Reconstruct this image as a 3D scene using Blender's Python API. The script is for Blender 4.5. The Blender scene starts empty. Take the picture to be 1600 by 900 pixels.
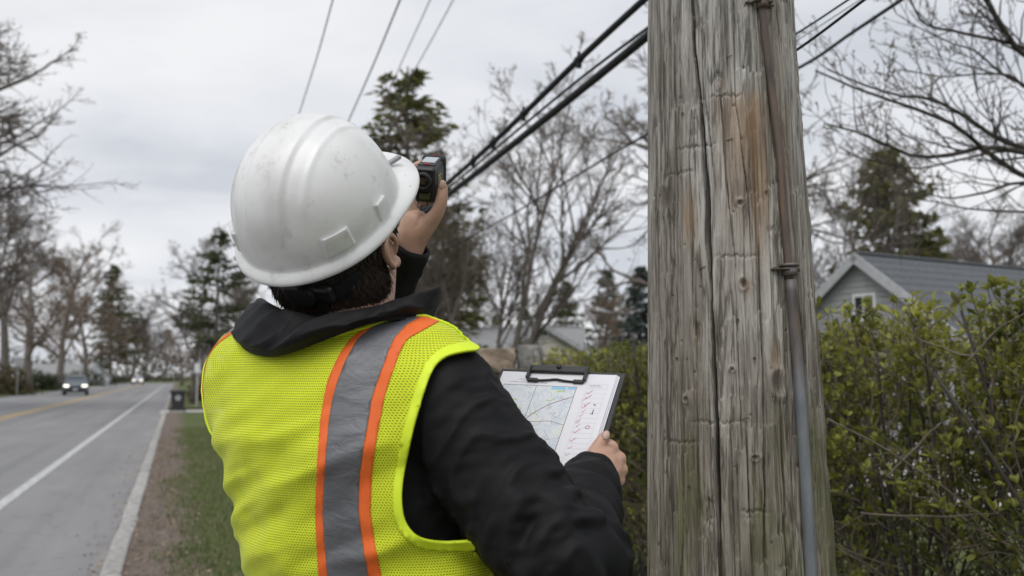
import bpy, bmesh, math, random
import numpy as np
from mathutils import Vector, Matrix
R = math.radians
S = bpy.context.scene
COL = S.collection
rng = np.random.default_rng(7)

# ---------------------------------------------------------------- camera
FPX = 1556.0                       # focal length in pixels of the 1600-wide photograph (35 mm)
ZC = 1.50                          # lens height above the road
PITCH = math.atan(138.0/FPX)
cam_data = bpy.data.cameras.new('camera'); cam = bpy.data.objects.new('camera', cam_data); COL.objects.link(cam)
cam_data.sensor_width = 36; cam_data.lens = 36*FPX/1600
cam.location = (0, 0, ZC); cam.rotation_euler = (R(90)+PITCH, 0, 0)
cam_data.clip_start = .05; cam_data.clip_end = 4000
cam_data.dof.use_dof = True; cam_data.dof.focus_distance = 1.68; cam_data.dof.aperture_fstop = 5.0
S.camera = cam

# ---------------------------------------------------------------- overcast sky
W = bpy.data.worlds.new('World'); S.world = W; W.use_nodes = True
SUN_EL, SUN_AZ = R(58), R(205)      # azimuth clockwise from +Y
def build_world():
    n = W.node_tree.nodes; l = W.node_tree.links; n.clear()
    out = n.new('ShaderNodeOutputWorld'); mix = n.new('ShaderNodeMixShader'); mix.inputs[0].default_value = .955
    b1 = n.new('ShaderNodeBackground'); b1.inputs[1].default_value = .1
    sky = n.new('ShaderNodeTexSky'); sky.sky_type = 'NISHITA'; sky.sun_disc = False
    sky.sun_elevation = SUN_EL; sky.sun_rotation = SUN_AZ
    l.new(sky.outputs[0], b1.inputs[0])
    b2 = n.new('ShaderNodeBackground'); b2.inputs[1].default_value = 1.0
    tc = n.new('ShaderNodeTexCoord'); sep = n.new('ShaderNodeSeparateXYZ'); l.new(tc.outputs['Generated'], sep.inputs[0])
    ab = n.new('ShaderNodeMath'); ab.operation = 'ABSOLUTE'; l.new(sep.outputs[2], ab.inputs[0])
    ad = n.new('ShaderNodeMath'); ad.inputs[1].default_value = .22; l.new(ab.outputs[0], ad.inputs[0])
    cx = n.new('ShaderNodeMath'); cx.operation = 'DIVIDE'; l.new(sep.outputs[0], cx.inputs[0]); l.new(ad.outputs[0], cx.inputs[1])
    cy = n.new('ShaderNodeMath'); cy.operation = 'DIVIDE'; l.new(sep.outputs[1], cy.inputs[0]); l.new(ad.outputs[0], cy.inputs[1])
    cmb = n.new('ShaderNodeCombineXYZ'); l.new(cx.outputs[0], cmb.inputs[0]); l.new(cy.outputs[0], cmb.inputs[1])
    nz = n.new('ShaderNodeTexNoise'); nz.inputs['Scale'].default_value = 1.15; nz.inputs['Detail'].default_value = 7
    nz.inputs['Roughness'].default_value = .5; nz.inputs['Distortion'].default_value = .35
    mp = n.new('ShaderNodeMapping'); mp.inputs['Location'].default_value = (3.4, 1.7, 0); mp.inputs['Scale'].default_value = (1.0, 1.35, 1)
    l.new(cmb.outputs[0], mp.inputs[0]); l.new(mp.outputs[0], nz.inputs['Vector'])
    rp = n.new('ShaderNodeValToRGB'); l.new(nz.outputs[0], rp.inputs[0])
    e = rp.color_ramp.elements; e[0].position = .36; e[0].color = (.575, .60, .65, 1); e[1].position = .66; e[1].color = (.82, .825, .84, 1)
    m = e.new(.5); m.color = (.72, .735, .77, 1)
    l.new(rp.outputs[0], b2.inputs[0])
    l.new(b1.outputs[0], mix.inputs[1]); l.new(b2.outputs[0], mix.inputs[2]); l.new(mix.outputs[0], out.inputs[0])
build_world()

# ---------------------------------------------------------------- veiled sun
sd = bpy.data.lights.new('sun', 'SUN'); sun = bpy.data.objects.new('sun', sd); COL.objects.link(sun)
sd.energy = 1.5; sd.angle = R(45); sd.color = (1, .975, .94)
_sv = Vector((math.sin(SUN_AZ)*math.cos(SUN_EL), math.cos(SUN_AZ)*math.cos(SUN_EL), math.sin(SUN_EL)))
sun.rotation_euler = _sv.to_track_quat('Z', 'Y').to_euler(); sun.location = (0, 0, 30)

S.view_settings.view_transform = 'Standard'; S.view_settings.look = 'None'
S.view_settings.exposure = 0.16; S.view_settings.gamma = 1; S.view_settings.use_curve_mapping = False
S.render.engine = 'CYCLES'
S.cycles.max_bounces = 6; S.cycles.diffuse_bounces = 3; S.cycles.glossy_bounces = 3; S.cycles.transparent_max_bounces = 12
S.cycles.use_denoising = True; S.cycles.caustics_reflective = False; S.cycles.caustics_refractive = False

# ---------------------------------------------------------------- helpers: pixels <-> world
_sp, _cp = math.sin(PITCH), math.cos(PITCH)
def at(px, py, D):
    """the world point that stands D metres ahead of the lens (world Y) on the sight line of a photo pixel"""
    u = (px-800)/FPX; v = (450-py)/FPX
    dx, dy, dz = u, _cp - v*_sp, _sp + v*_cp
    k = D/dy
    return np.array((dx*k, D, ZC + dz*k))
def proj(P):
    P = np.asarray(P, float); q = P - np.array((0, 0, ZC))
    d = q[..., 1]*_cp + q[..., 2]*_sp; v = -q[..., 1]*_sp + q[..., 2]*_cp
    return np.stack((800 + FPX*q[..., 0]/d, 450 - FPX*v/d), -1)
ROAD_A = math.atan(524/FPX*_cp)               # the street runs this far to the left of the lens axis
_sa, _ca = math.sin(ROAD_A), math.cos(ROAD_A)
def road(u, v, z=0.0):
    """u metres to the right of the lens, v metres along the street"""
    return np.array((u*_ca - v*_sa, u*_sa + v*_ca, z))

# ---------------------------------------------------------------- helpers: noise
def _hash(ix, iy, iz, seed):
    h = (ix*374761393 + iy*668265263 + iz*2147483647 + seed*1274126177) & 0xffffffff
    h = ((h ^ (h >> 13))*1274126177) & 0xffffffff
    h = h ^ (h >> 16)
    return (h & 0xffffff)/float(0xffffff)
def vnoise(P, seed=0):
    P = np.asarray(P, float); i = np.floor(P).astype(np.int64); f = P - i; f = f*f*f*(f*(f*6-15)+10)
    r = 0
    for dx in (0, 1):
        for dy in (0, 1):
            for dz in (0, 1):
                w = (f[..., 0] if dx else 1-f[..., 0])*(f[..., 1] if dy else 1-f[..., 1])*(f[..., 2] if dz else 1-f[..., 2])
                r = r + w*_hash(i[..., 0]+dx, i[..., 1]+dy, i[..., 2]+dz, seed)
    return r*2-1
def fbm(P, octv=4, seed=0, gain=.5):
    P = np.asarray(P, float); a = 1.; r = 0; t = 0
    for o in range(octv):
        r = r + a*vnoise(P*2**o, seed+o*17); t += a; a *= gain
    return r/t
def sstep(a, b, x):
    t = np.clip((x-a)/(b-a), 0, 1); return t*t*(3-2*t)
def catmull(P, n):
    """resample a polyline smoothly into n points"""
    P = np.asarray(P, float); m = len(P)
    Q = np.vstack((2*P[0]-P[1], P, 2*P[-1]-P[-2]))
    t = np.linspace(0, m-1-1e-9, n); i = t.astype(int); f = (t-i)[:, None]
    a, b, c, d = Q[i], Q[i+1], Q[i+2], Q[i+3]
    return .5*((2*b) + (c-a)*f + (2*a-5*b+4*c-d)*f*f + (3*b-a-3*c+d)*f**3)

# ---------------------------------------------------------------- helpers: materials
def nodes(name):
    m = bpy.data.materials.new(name); m.use_nodes = True
    return m, m.node_tree.nodes, m.node_tree.links, m.node_tree.nodes['Principled BSDF']
def rgba(c): return (c[0], c[1], c[2], 1)
def add_noise(n, l, scale, detail=5, stretch=(1, 1, 1), coord='Object', rough=.55, dist=0):
    tc = n.new('ShaderNodeTexCoord'); mp = n.new('ShaderNodeMapping'); mp.inputs['Scale'].default_value = stretch
    nz = n.new('ShaderNodeTexNoise'); nz.inputs['Scale'].default_value = scale; nz.inputs['Detail'].default_value = detail
    nz.inputs['Roughness'].default_value = rough; nz.inputs['Distortion'].default_value = dist
    l.new(tc.outputs[coord], mp.inputs[0]); l.new(mp.outputs[0], nz.inputs['Vector']); return nz
def add_ramp(n, l, src, stops):
    rp = n.new('ShaderNodeValToRGB'); e = rp.color_ramp.elements
    e[0].position, e[0].color = stops[0][0], rgba(stops[0][1]); e[1].position, e[1].color = stops[-1][0], rgba(stops[-1][1])
    for p, c in stops[1:-1]:
        q = e.new(p); q.color = rgba(c)
    l.new(src, rp.inputs[0]); return rp
def add_mix(n, l, fac, a, b, mode='MIX'):
    m = n.new('ShaderNodeMix'); m.data_type = 'RGBA'; m.blend_type = mode
    for s, v in ((0, fac), (6, a), (7, b)):
        if hasattr(v, 'is_output'): l.new(v, m.inputs[s])
        elif s == 0: m.inputs[0].default_value = v
        else: m.inputs[s].default_value = rgba(v)
    return m.outputs[2]
def add_bump(n, l, bsdf, h, strength=.5, dist=.002, prev=None):
    b = n.new('ShaderNodeBump'); b.inputs['Strength'].default_value = strength; b.inputs['Distance'].default_value = dist
    l.new(h, b.inputs['Height'])
    if prev is not None: l.new(prev, b.inputs['Normal'])
    l.new(b.outputs[0], bsdf.inputs['Normal']); return b.outputs[0]
def mat(name, c1, c2=None, scale=8, rough=.7, bump=0, bscale=60, bdist=.003, stretch=(1, 1, 1), metal=0, spec=.5, detail=5, lo=.3, hi=.7, coat=0, sub=0):
    m, n, l, b = nodes(name)
    b.inputs['Base Color'].default_value = rgba(c1); b.inputs['Roughness'].default_value = rough; b.inputs['Metallic'].default_value = metal
    b.inputs['Specular IOR Level'].default_value = spec; b.inputs['Coat Weight'].default_value = coat
    if sub:
        b.inputs['Subsurface Weight'].default_value = sub; b.inputs['Subsurface Radius'].default_value = (1, .35, .2); b.inputs['Subsurface Scale'].default_value = .006
    if c2 is not None:
        nz = add_noise(n, l, scale, detail, stretch); rp = add_ramp(n, l, nz.outputs[0], [(lo, c1), (hi, c2)])
        l.new(rp.outputs[0], b.inputs['Base Color'])
    if bump:
        nb = add_noise(n, l, bscale, 4, stretch); add_bump(n, l, b, nb.outputs[0], bump, bdist)
    return m
def leafmat(name, c1, c2, trans=.35, rough=.55):
    """leaf colour varies from face clump to face clump; light passes through a little"""
    m, n, l, b = nodes(name)
    at_ = n.new('ShaderNodeAttribute'); at_.attribute_name = 'tone'
    rp = add_ramp(n, l, at_.outputs['Fac'], [(0, c1), (1, c2)])
    l.new(rp.outputs[0], b.inputs['Base Color']); b.inputs['Roughness'].default_value = rough; b.inputs['Specular IOR Level'].default_value = .35
    tr = n.new('ShaderNodeBsdfTranslucent'); l.new(rp.outputs[0], tr.inputs[0])
    mx = n.new('ShaderNodeMixShader'); mx.inputs[0].default_value = trans
    l.new(b.outputs[0], mx.inputs[1]); l.new(tr.outputs[0], mx.inputs[2]); l.new(mx.outputs[0], n['Material Output'].inputs[0])
    return m

# ---------------------------------------------------------------- helpers: objects
WORLD = {}
def tag(o, label=None, cat=None, group=None, kind=None):
    if label: o['label'] = label
    if cat: o['category'] = cat
    if group: o['group'] = group
    if kind: o['kind'] = kind
    return o
def thing(name, label, cat, loc, group=None, rotz=0):
    o = bpy.data.objects.new(name, None); COL.objects.link(o); o.location = loc; o.rotation_euler = (0, 0, rotz)
    o.empty_display_size = .1; WORLD[o.name] = np.asarray(loc, float)
    return tag(o, label, cat, group)
def mesh_data(name, V, F, m=None, smooth=False, tone=None):
    V = np.asarray(V, np.float32)
    me = bpy.data.meshes.new(name)
    if isinstance(F, np.ndarray):
        k = F.shape[1]; me.vertices.add(len(V)); me.vertices.foreach_set('co', V.ravel())
        me.loops.add(F.size); me.loops.foreach_set('vertex_index', F.astype(np.int32).ravel())
        me.polygons.add(len(F)); me.polygons.foreach_set('loop_start', np.arange(0, F.size, k, dtype=np.int32))
        me.update(calc_edges=True)
    else:
        me.from_pydata(V.tolist(), [], F)
    me.validate()
    if smooth: me.polygons.foreach_set('use_smooth', np.ones(len(me.polygons), bool))
    if tone is not None:
        a = me.attributes.new('tone', 'FLOAT', 'POINT'); a.data.foreach_set('value', np.asarray(tone, np.float32))
    if m: me.materials.append(m)
    return me
def mk(name, V, F, m=None, parent=None, origin=None, smooth=False, tone=None, local=False):
    """one mesh object from world-space points; a child is stored relative to its parent's base"""
    V = np.asarray(V, float)
    if parent is not None and not local: org = WORLD.get(parent.name, np.zeros(3))
    elif origin is not None: org = np.asarray(origin, float)
    else: org = np.zeros(3)
    o = bpy.data.objects.new(name, mesh_data(name, V-org, F, m, smooth, tone)); COL.objects.link(o)
    if parent is not None: o.parent = parent; WORLD[o.name] = org
    else: o.location = org; WORLD[o.name] = org
    return o
def join(*parts):
    V = []; F = []; k = 0
    for v, f in parts:
        V.append(np.asarray(v, float)); F += [[i+k for i in q] for q in (f.tolist() if isinstance(f, np.ndarray) else f)]; k += len(v)
    return np.vstack(V), F
def box(c, s, rot=None):
    V = np.array([(x, y, z) for x in (-.5, .5) for y in (-.5, .5) for z in (-.5, .5)])*np.asarray(s, float)
    if rot is not None: V = V @ np.asarray(rot).T
    return V+np.asarray(c, float), [[0, 1, 3, 2], [4, 6, 7, 5], [0, 4, 5, 1], [2, 3, 7, 6], [0, 2, 6, 4], [1, 5, 7, 3]]
def bevbox(c, s, b, rot=None, seg=2):
    bm = bmesh.new(); bmesh.ops.create_cube(bm, size=1)
    for v in bm.verts: v.co = Vector((v.co.x*s[0], v.co.y*s[1], v.co.z*s[2]))
    bmesh.ops.bevel(bm, geom=list(bm.edges), offset=b, segments=seg, profile=.5, affect='EDGES')
    bm.verts.ensure_lookup_table()
    V = np.array([v.co[:] for v in bm.verts]); F = [[v.index for v in f.verts] for f in bm.faces]; bm.free()
    if rot is not None: V = V @ np.asarray(rot).T
    return V+np.asarray(c, float), F
def frames(P):
    T = np.gradient(P, axis=0); T /= np.linalg.norm(T, axis=1, keepdims=True)+1e-12
    ref = np.array((0, 0, 1.)) if abs(T[0, 2]) < .9 else np.array((1., 0, 0))
    N = np.zeros_like(P); b = np.cross(T[0], ref); N[0] = b/np.linalg.norm(b)
    for i in range(1, len(P)):
        q = N[i-1]-T[i]*np.dot(N[i-1], T[i]); N[i] = q/(np.linalg.norm(q)+1e-12)
    return T, N, np.cross(T, N)
def tube(P, r, k=8, cap=True, flat=1.0):
    P = np.asarray(P, float); r = np.broadcast_to(np.asarray(r, float), (len(P),)); T, N, B = frames(P)
    a = np.arange(k)*2*math.pi/k
    V = (P[:, None]+r[:, None, None]*(np.cos(a)[None, :, None]*N[:, None]+flat*np.sin(a)[None, :, None]*B[:, None])).reshape(-1, 3)
    F = [[i*k+j, i*k+(j+1) % k, (i+1)*k+(j+1) % k, (i+1)*k+j] for i in range(len(P)-1) for j in range(k)]
    if cap: F += [list(range(k))[::-1], [(len(P)-1)*k+j for j in range(k)]]
    return V, F
def sticks(P0, P1, r0, r1, k=3):
    """many thin tapered twigs at once -> V, F(quads)"""
    d = P1-P0; d = d/(np.linalg.norm(d, axis=1, keepdims=True)+1e-12)
    ref = np.where(np.abs(d[:, 2:3]) < .9, np.array([[0, 0, 1.]]), np.array([[1., 0, 0]]))
    n1 = np.cross(d, ref); n1 /= np.linalg.norm(n1, axis=1, keepdims=True)+1e-12; n2 = np.cross(d, n1)
    a = np.arange(k)*2*math.pi/k
    ring = np.cos(a)[None, :, None]*n1[:, None]+np.sin(a)[None, :, None]*n2[:, None]
    V = np.concatenate((P0[:, None]+ring*r0[:, None, None], P1[:, None]+ring*r1[:, None, None]), 1)
    b = (np.arange(len(P0))*2*k)[:, None, None]
    q = np.array([[j, (j+1) % k, k+(j+1) % k, k+j] for j in range(k)])[None]
    return V.reshape(-1, 3), (b+q).reshape(-1, 4)
def loft(rings, close=True, cap=True):
    rings = [np.asarray(r, float) for r in rings]; k = len(rings[0]); V = np.vstack(rings); F = []
    for i in range(len(rings)-1):
        for j in range(k if close else k-1):
            F.append([i*k+j, i*k+(j+1) % k, (i+1)*k+(j+1) % k, (i+1)*k+j])
    if cap: F += [list(range(k))[::-1], [(len(rings)-1)*k+j for j in range(k)]]
    return V, F
def unit(v): v = np.asarray(v, float); return v/np.linalg.norm(v)
def copy_tree(o, parent=None):
    c = o.copy(); COL.objects.link(c); c.parent = parent
    for ch in o.children: copy_tree(ch, c)
    return c

# ================================================================ the setting: ground, street, verge
KU = -.40                                     # kerb centre line
ROT_ROAD = (0, 0, ROAD_A)
def road_sheet(name, u0, u1, v0, v1, z, m, nu=1, nv=1, zf=None):
    us = np.linspace(u0, u1, nu+1); vs = np.linspace(v0, v1, nv+1)
    V = np.array([(u, v, z if zf is None else zf(u, v)) for v in vs for u in us])
    F = [[j*(nu+1)+i, j*(nu+1)+i+1, (j+1)*(nu+1)+i+1, (j+1)*(nu+1)+i] for j in range(nv) for i in range(nu)]
    o = mk(name, V, F, m, smooth=True); o.rotation_euler = ROT_ROAD
    return tag(o, kind='structure')

def ground_material(name, dirt_from=None):
    m, n, l, b = nodes(name); b.inputs['Roughness'].default_value = .95; b.inputs['Specular IOR Level'].default_value = .15
    n1 = add_noise(n, l, .8, 6); g = add_ramp(n, l, n1.outputs[0], [(.3, (.075, .105, .034)), (.5, (.10, .135, .045)), (.72, (.155, .15, .075))])
    n2 = add_noise(n, l, 26, 5); g2 = add_mix(n, l, .45, g.outputs[0], add_ramp(n, l, n2.outputs[0], [(.3, (.035, .05, .02)), (.7, (.15, .15, .07))]).outputs[0])
    col = g2
    if dirt_from is not None:
        n3 = add_noise(n, l, 40, 6); d = add_ramp(n, l, n3.outputs[0], [(.28, (.075, .06, .05)), (.5, (.165, .132, .112)), (.75, (.30, .25, .215))])
        tc = n.new('ShaderNodeTexCoord'); sp = n.new('ShaderNodeSeparateXYZ'); l.new(tc.outputs['Object'], sp.inputs[0])
        n4 = add_noise(n, l, 2.2, 5); ad = n.new('ShaderNodeMath'); ad.operation = 'MULTIPLY_ADD'; l.new(n4.outputs[0], ad.inputs[0]); ad.inputs[1].default_value = -.9; l.new(sp.outputs[0], ad.inputs[2])
        mr = n.new('ShaderNodeMapRange'); mr.inputs[1].default_value = dirt_from-.45-.12; mr.inputs[2].default_value = dirt_from-.45+.16; l.new(ad.outputs[0], mr.inputs[0])
        col = add_mix(n, l, mr.outputs[0], d.outputs[0], g2)
    l.new(col, b.inputs['Base Color'])
    n5 = add_noise(n, l, 60, 5); add_bump(n, l, b, n5.outputs[0], .9, .02)
    return m
M_ground = ground_material('lawn_ground'); M_verge = ground_material('verge_ground', .16)

def asphalt():
    m, n, l, b = nodes('worn_asphalt'); b.inputs['Roughness'].default_value = .86; b.inputs['Specular IOR Level'].default_value = .3
    a = add_noise(n, l, 1.1, 5, (1, .22, 1)); c = add_ramp(n, l, a.outputs[0], [(.3, (.180, .181, .190)), (.52, (.215, .216, .224)), (.72, (.26, .258, .258))])
    f = add_noise(n, l, 85, 3); c2 = add_mix(n, l, .35, c.outputs[0], add_ramp(n, l, f.outputs[0], [(.35, (.10, .10, .105)), (.65, (.38, .37, .36))]).outputs[0])
    wt = add_noise(n, l, 1.3, 3, (1, .012, 1)); c2 = add_mix(n, l, .7, c2, add_ramp(n, l, wt.outputs[0], [(.36, (.80, .80, .81)), (.5, (1, 1, 1)), (.64, (1.1, 1.1, 1.09))]).outputs[0], 'MULTIPLY')
    pt = add_noise(n, l, 6, 6); c2 = add_mix(n, l, .6, c2, add_ramp(n, l, pt.outputs[0], [(.32, (.78, .78, .78)), (.45, (1, 1, 1))]).outputs[0], 'MULTIPLY')
    # crack network
    tc = n.new('ShaderNodeTexCoord'); vo = n.new('ShaderNodeTexVoronoi'); vo.feature = 'DISTANCE_TO_EDGE'; vo.inputs['Scale'].default_value = .42
    ds = add_noise(n, l, 3, 5); mv = n.new('ShaderNodeMix'); mv.data_type = 'VECTOR'; mv.inputs[0].default_value = .25
    l.new(tc.outputs['Object'], mv.inputs[4]); l.new(ds.outputs[1], mv.inputs[5]); l.new(mv.outputs[1], vo.inputs['Vector'])
    ck = add_ramp(n, l, vo.outputs['Distance'], [(.0, (.82, .82, .82)), (.005, (1, 1, 1))])
    c3 = add_mix(n, l, 1.0, c2, ck.outputs[0], 'MULTIPLY')
    # pale sand and grit washed into the gutter along the kerb
    sp = n.new('ShaderNodeSeparateXYZ'); l.new(tc.outputs['Object'], sp.inputs[0])
    g = add_noise(n, l, 1.5, 6, (1, .5, 1)); ad = n.new('ShaderNodeMath'); ad.operation = 'MULTIPLY_ADD'; l.new(g.outputs[0], ad.inputs[0]); ad.inputs[1].default_value = 1.5; l.new(sp.outputs[0], ad.inputs[2])
    mr = n.new('ShaderNodeMapRange'); mr.inputs[1].default_value = KU+.52; mr.inputs[2].default_value = KU+.80; mr.inputs[4].default_value = .8; l.new(ad.outputs[0], mr.inputs[0])
    sd_ = add_noise(n, l, 30, 5); sand = add_ramp(n, l, sd_.outputs[0], [(.3, (.19, .18, .17)), (.7, (.37, .355, .335))])
    c4 = add_mix(n, l, mr.outputs[0], c3, sand.outputs[0])
    l.new(c4, b.inputs['Base Color']); add_bump(n, l, b, f.outputs[0], .6, .006)
    return m
M_asph = asphalt()
def worn_paint(name, c, wear):
    m, n, l, b = nodes(name); b.inputs['Roughness'].default_value = .7
    a = add_noise(n, l, 9, 8, rough=.7); r = add_ramp(n, l, a.outputs[0], [(wear-.08, (.24, .24, .24)), (wear+.1, c)]); l.new(r.outputs[0], b.inputs['Base Color']); return m
M_wline = worn_paint('worn_white_paint', (.52, .52, .515), .43); M_yline = worn_paint('worn_yellow_paint', (.56, .36, .06), .38)
M_conc = mat('pale_concrete', (.34, .33, .31), (.50, .485, .455), 7, .9, .5, 80, .004)
M_kerbs = [mat('granite_kerb', (.22*q, .213*q, .203*q), (.40*q, .388*q, .368*q), 18, .9, .8, 90, .008) for q in (1.16, 1.0, 1.24, 1.08)]

g = mk('ground', [(-1500, -60, -.02), (1500, -60, -.02), (1500, 2500, -.02), (-1500, 2500, -.02)], [[0, 1, 2, 3]], M_ground); tag(g, kind='structure')
road_sheet('road', -11.9, KU-.02, -12, 238, 0.0, M_asph)
def verge_z(u, v): return .105 + .02*math.sin(v*.7)*min(1, max(0, u)) + .03*min(1, max(0, (u-.2)/2))
road_sheet('grass_verge', KU+.06, 40, -8, 41, .105, M_verge, 60, 40, verge_z)
road_sheet('grass_verge', KU+.06, 40, 46.5, 300, .105, M_verge)
road_sheet('far_lawn', -80, -11.9, -8, 300, .06, M_ground)
road_sheet('driveway', KU-.2, 14, 41, 46.5, .03, M_conc)
road_sheet('driveway', -30, -11.8, 62, 68, .066, M_conc)
road_sheet('sidewalk', -18.2, -16.4, 5, 200, .066, M_conc)
road_sheet('edge_line', -1.98, -1.84, -5, 200, .004, M_wline)
yl = []
for u in (-6.08, -5.83):
    road_sheet('centre_line', u, u+.12, 8, 200, .004, M_yline)
road_sheet('edge_line', -10.15, -10.03, 8, 200, .004, M_wline)

# kerb: one dressed stone after another
kerb = thing('kerb', None, None, road(KU, 6, 0)); tag(kerb, kind='structure'); kerb.rotation_euler = ROT_ROAD
stones = []
for i in range(4):
    L = (.94, 1.02, .88, .98)[i]
    V, F = bevbox((0, 0, 0), (.145, L, .30), .016)
    V = V+.004*fbm(V*9+i*5, 3, i)[:, None]*np.array((1, .3, 1)); stones.append((L, mesh_data('kerb_stone', V, F, M_kerbs[i], True)))
v = -2.0; k = 0
while v < 41:
    L, me = stones[int(rng.integers(4))]
    o = bpy.data.objects.new('kerb_stone', me); COL.objects.link(o); o.parent = kerb
    o.location = (rng.normal(0, .006), v+L/2-6, -.025+rng.normal(0, .004)); o.rotation_euler = (rng.normal(0, .004), rng.normal(0, .012), rng.normal(0, .004))
    v += L+.022
v = 47.0
while v < 110:
    o = bpy.data.objects.new('kerb_stone', stones[1][1]); COL.objects.link(o); o.parent = kerb
    o.location = (0, v-6, -.025); v += 1.034

# grass blades on the verge (ground cover nobody could count)
def grass_blades():
    n = 60000
    v = 4.5+24*rng.random(n)**1.7; u = KU+.1+(2.4+.02*v)*rng.random(n)
    nn = fbm(np.stack((u*2.5, v*1.2, u*0), 1), 4, 3)
    dens = sstep(-.05, .35, (u-KU)*1.0-.33+nn*.5)*.95+.045
    keep = rng.random(n) < dens; u, v = u[keep], v[keep]; n = len(u)
    z = .105+.02*np.sin(v*.7)*np.clip(u, 0, 1)+.03*np.clip((u-.2)/2, 0, 1)
    P = np.stack((u*_ca-v*_sa, u*_sa+v*_ca, z-.004), 1)
    a = rng.random(n)*6.283; h = (.025+.05*rng.random(n)); w = .0025+.0022*rng.random(n)
    side = np.stack((np.cos(a), np.sin(a), a*0), 1); lean = np.stack((-np.sin(a), np.cos(a), a*0), 1)*(rng.normal(0, .6, n)*h)[:, None]
    up = np.zeros((n, 3)); up[:, 2] = h
    V = np.stack((P-side*w[:, None], P+side*w[:, None], P+lean*.4+up*.6+side*w[:, None]*.7, P+lean*.4+up*.6-side*w[:, None]*.7, P+lean+up), 1)
    b = (np.arange(n)*5)[:, None]
    F = np.concatenate((b+np.array([[0, 1, 2]]), b+np.array([[0, 2, 3]]), b+np.array([[3, 2, 4]])))
    t = np.repeat(np.clip(.45+.35*fbm(P*1.5, 3, 9)+rng.normal(0, .22, n), 0, 1), 5)
    o = mk('grass', V.reshape(-1, 3), F, leafmat('grass_blade', (.075, .12, .03), (.22, .225, .10), .3), tone=t)
    tag(o, 'short patchy green grass along the verge', 'grass', kind='stuff')
grass_blades()
def litter():
    n = 2600
    v = 4.5+20*rng.random(n)**1.5; u = KU+.04+np.abs(rng.normal(0, .55, n)); z = .113+.01*rng.random(n)+.03*np.clip((u-.2)/2, 0, 1)
    g_ = rng.random(n) < .12; u[g_] = KU-.1-np.abs(rng.normal(0, .16, g_.sum())); z[g_] = .008
    P = np.stack((u*_ca-v*_sa, u*_sa+v*_ca, z), 1); a = rng.random(n)*6.283; s = .008+.018*rng.random(n)
    A = np.stack((np.cos(a), np.sin(a), rng.normal(0, .25, n)), 1)*s[:, None]; B = np.stack((-np.sin(a), np.cos(a), rng.normal(0, .25, n)), 1)*s[:, None]*.6
    V = np.stack((P-A, P-B, P+A, P+B+np.array((0, 0, .006))), 1).reshape(-1, 3)
    F = (np.arange(n)*4)[:, None]+np.array([[0, 1, 2, 3]])
    o = mk('leaf_litter', V, F, leafmat('dead_leaf', (.10, .06, .04), (.36, .27, .18), .1), tone=np.repeat(rng.random(n), 4))
    tag(o, 'dry brown leaf litter scattered beside the kerb', 'leaves', kind='stuff')
litter()

# ================================================================ houses
M_siding = mat('grey_siding', (.30, .305, .32), (.37, .375, .385), 3, .8, .2)
M_cream = mat('cream_siding', (.50, .48, .43), (.58, .555, .50), 3, .8)
M_trim = mat('white_trim_paint', (.72, .73, .74), (.62, .63, .65), 6, .6)
M_trim2 = mat('grey_trim_paint', (.36, .37, .39), (.46, .47, .49), 6, .7)
M_pane = mat('dark_window_glass', (.03, .035, .04), None, rough=.08, spec=.8)
def shingle_mat(name, c1, c2):
    m, n, l, b = nodes(name); b.inputs['Roughness'].default_value = .92
    a = add_noise(n, l, 9, 4, (1, 1, 4)); c = add_ramp(n, l, a.outputs[0], [(.3, c1), (.7, c2)]); l.new(c.outputs[0], b.inputs['Base Color'])
    f = add_noise(n, l, 60, 3); add_bump(n, l, b, f.outputs[0], .5, .006); return m
M_shing = shingle_mat('grey_shingle', (.075, .083, .092), (.125, .134, .145)); M_shing2 = shingle_mat('pale_grey_shingle', (.22, .225, .23), (.31, .31, .31))
def slab(A, B, C_, D_, t):
    """a thick panel from four corners, thickness below"""
    Q = np.array((A, B, C_, D_)); n = unit(np.cross(Q[1]-Q[0], Q[3]-Q[0])); n = n if n[2] > 0 else -n
    V = np.vstack((Q, Q-n*t)); return V, [[0, 1, 2, 3], [7, 6, 5, 4], [0, 4, 5, 1], [1, 5, 6, 2], [2, 6, 7, 3], [3, 7, 4, 0]]
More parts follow.
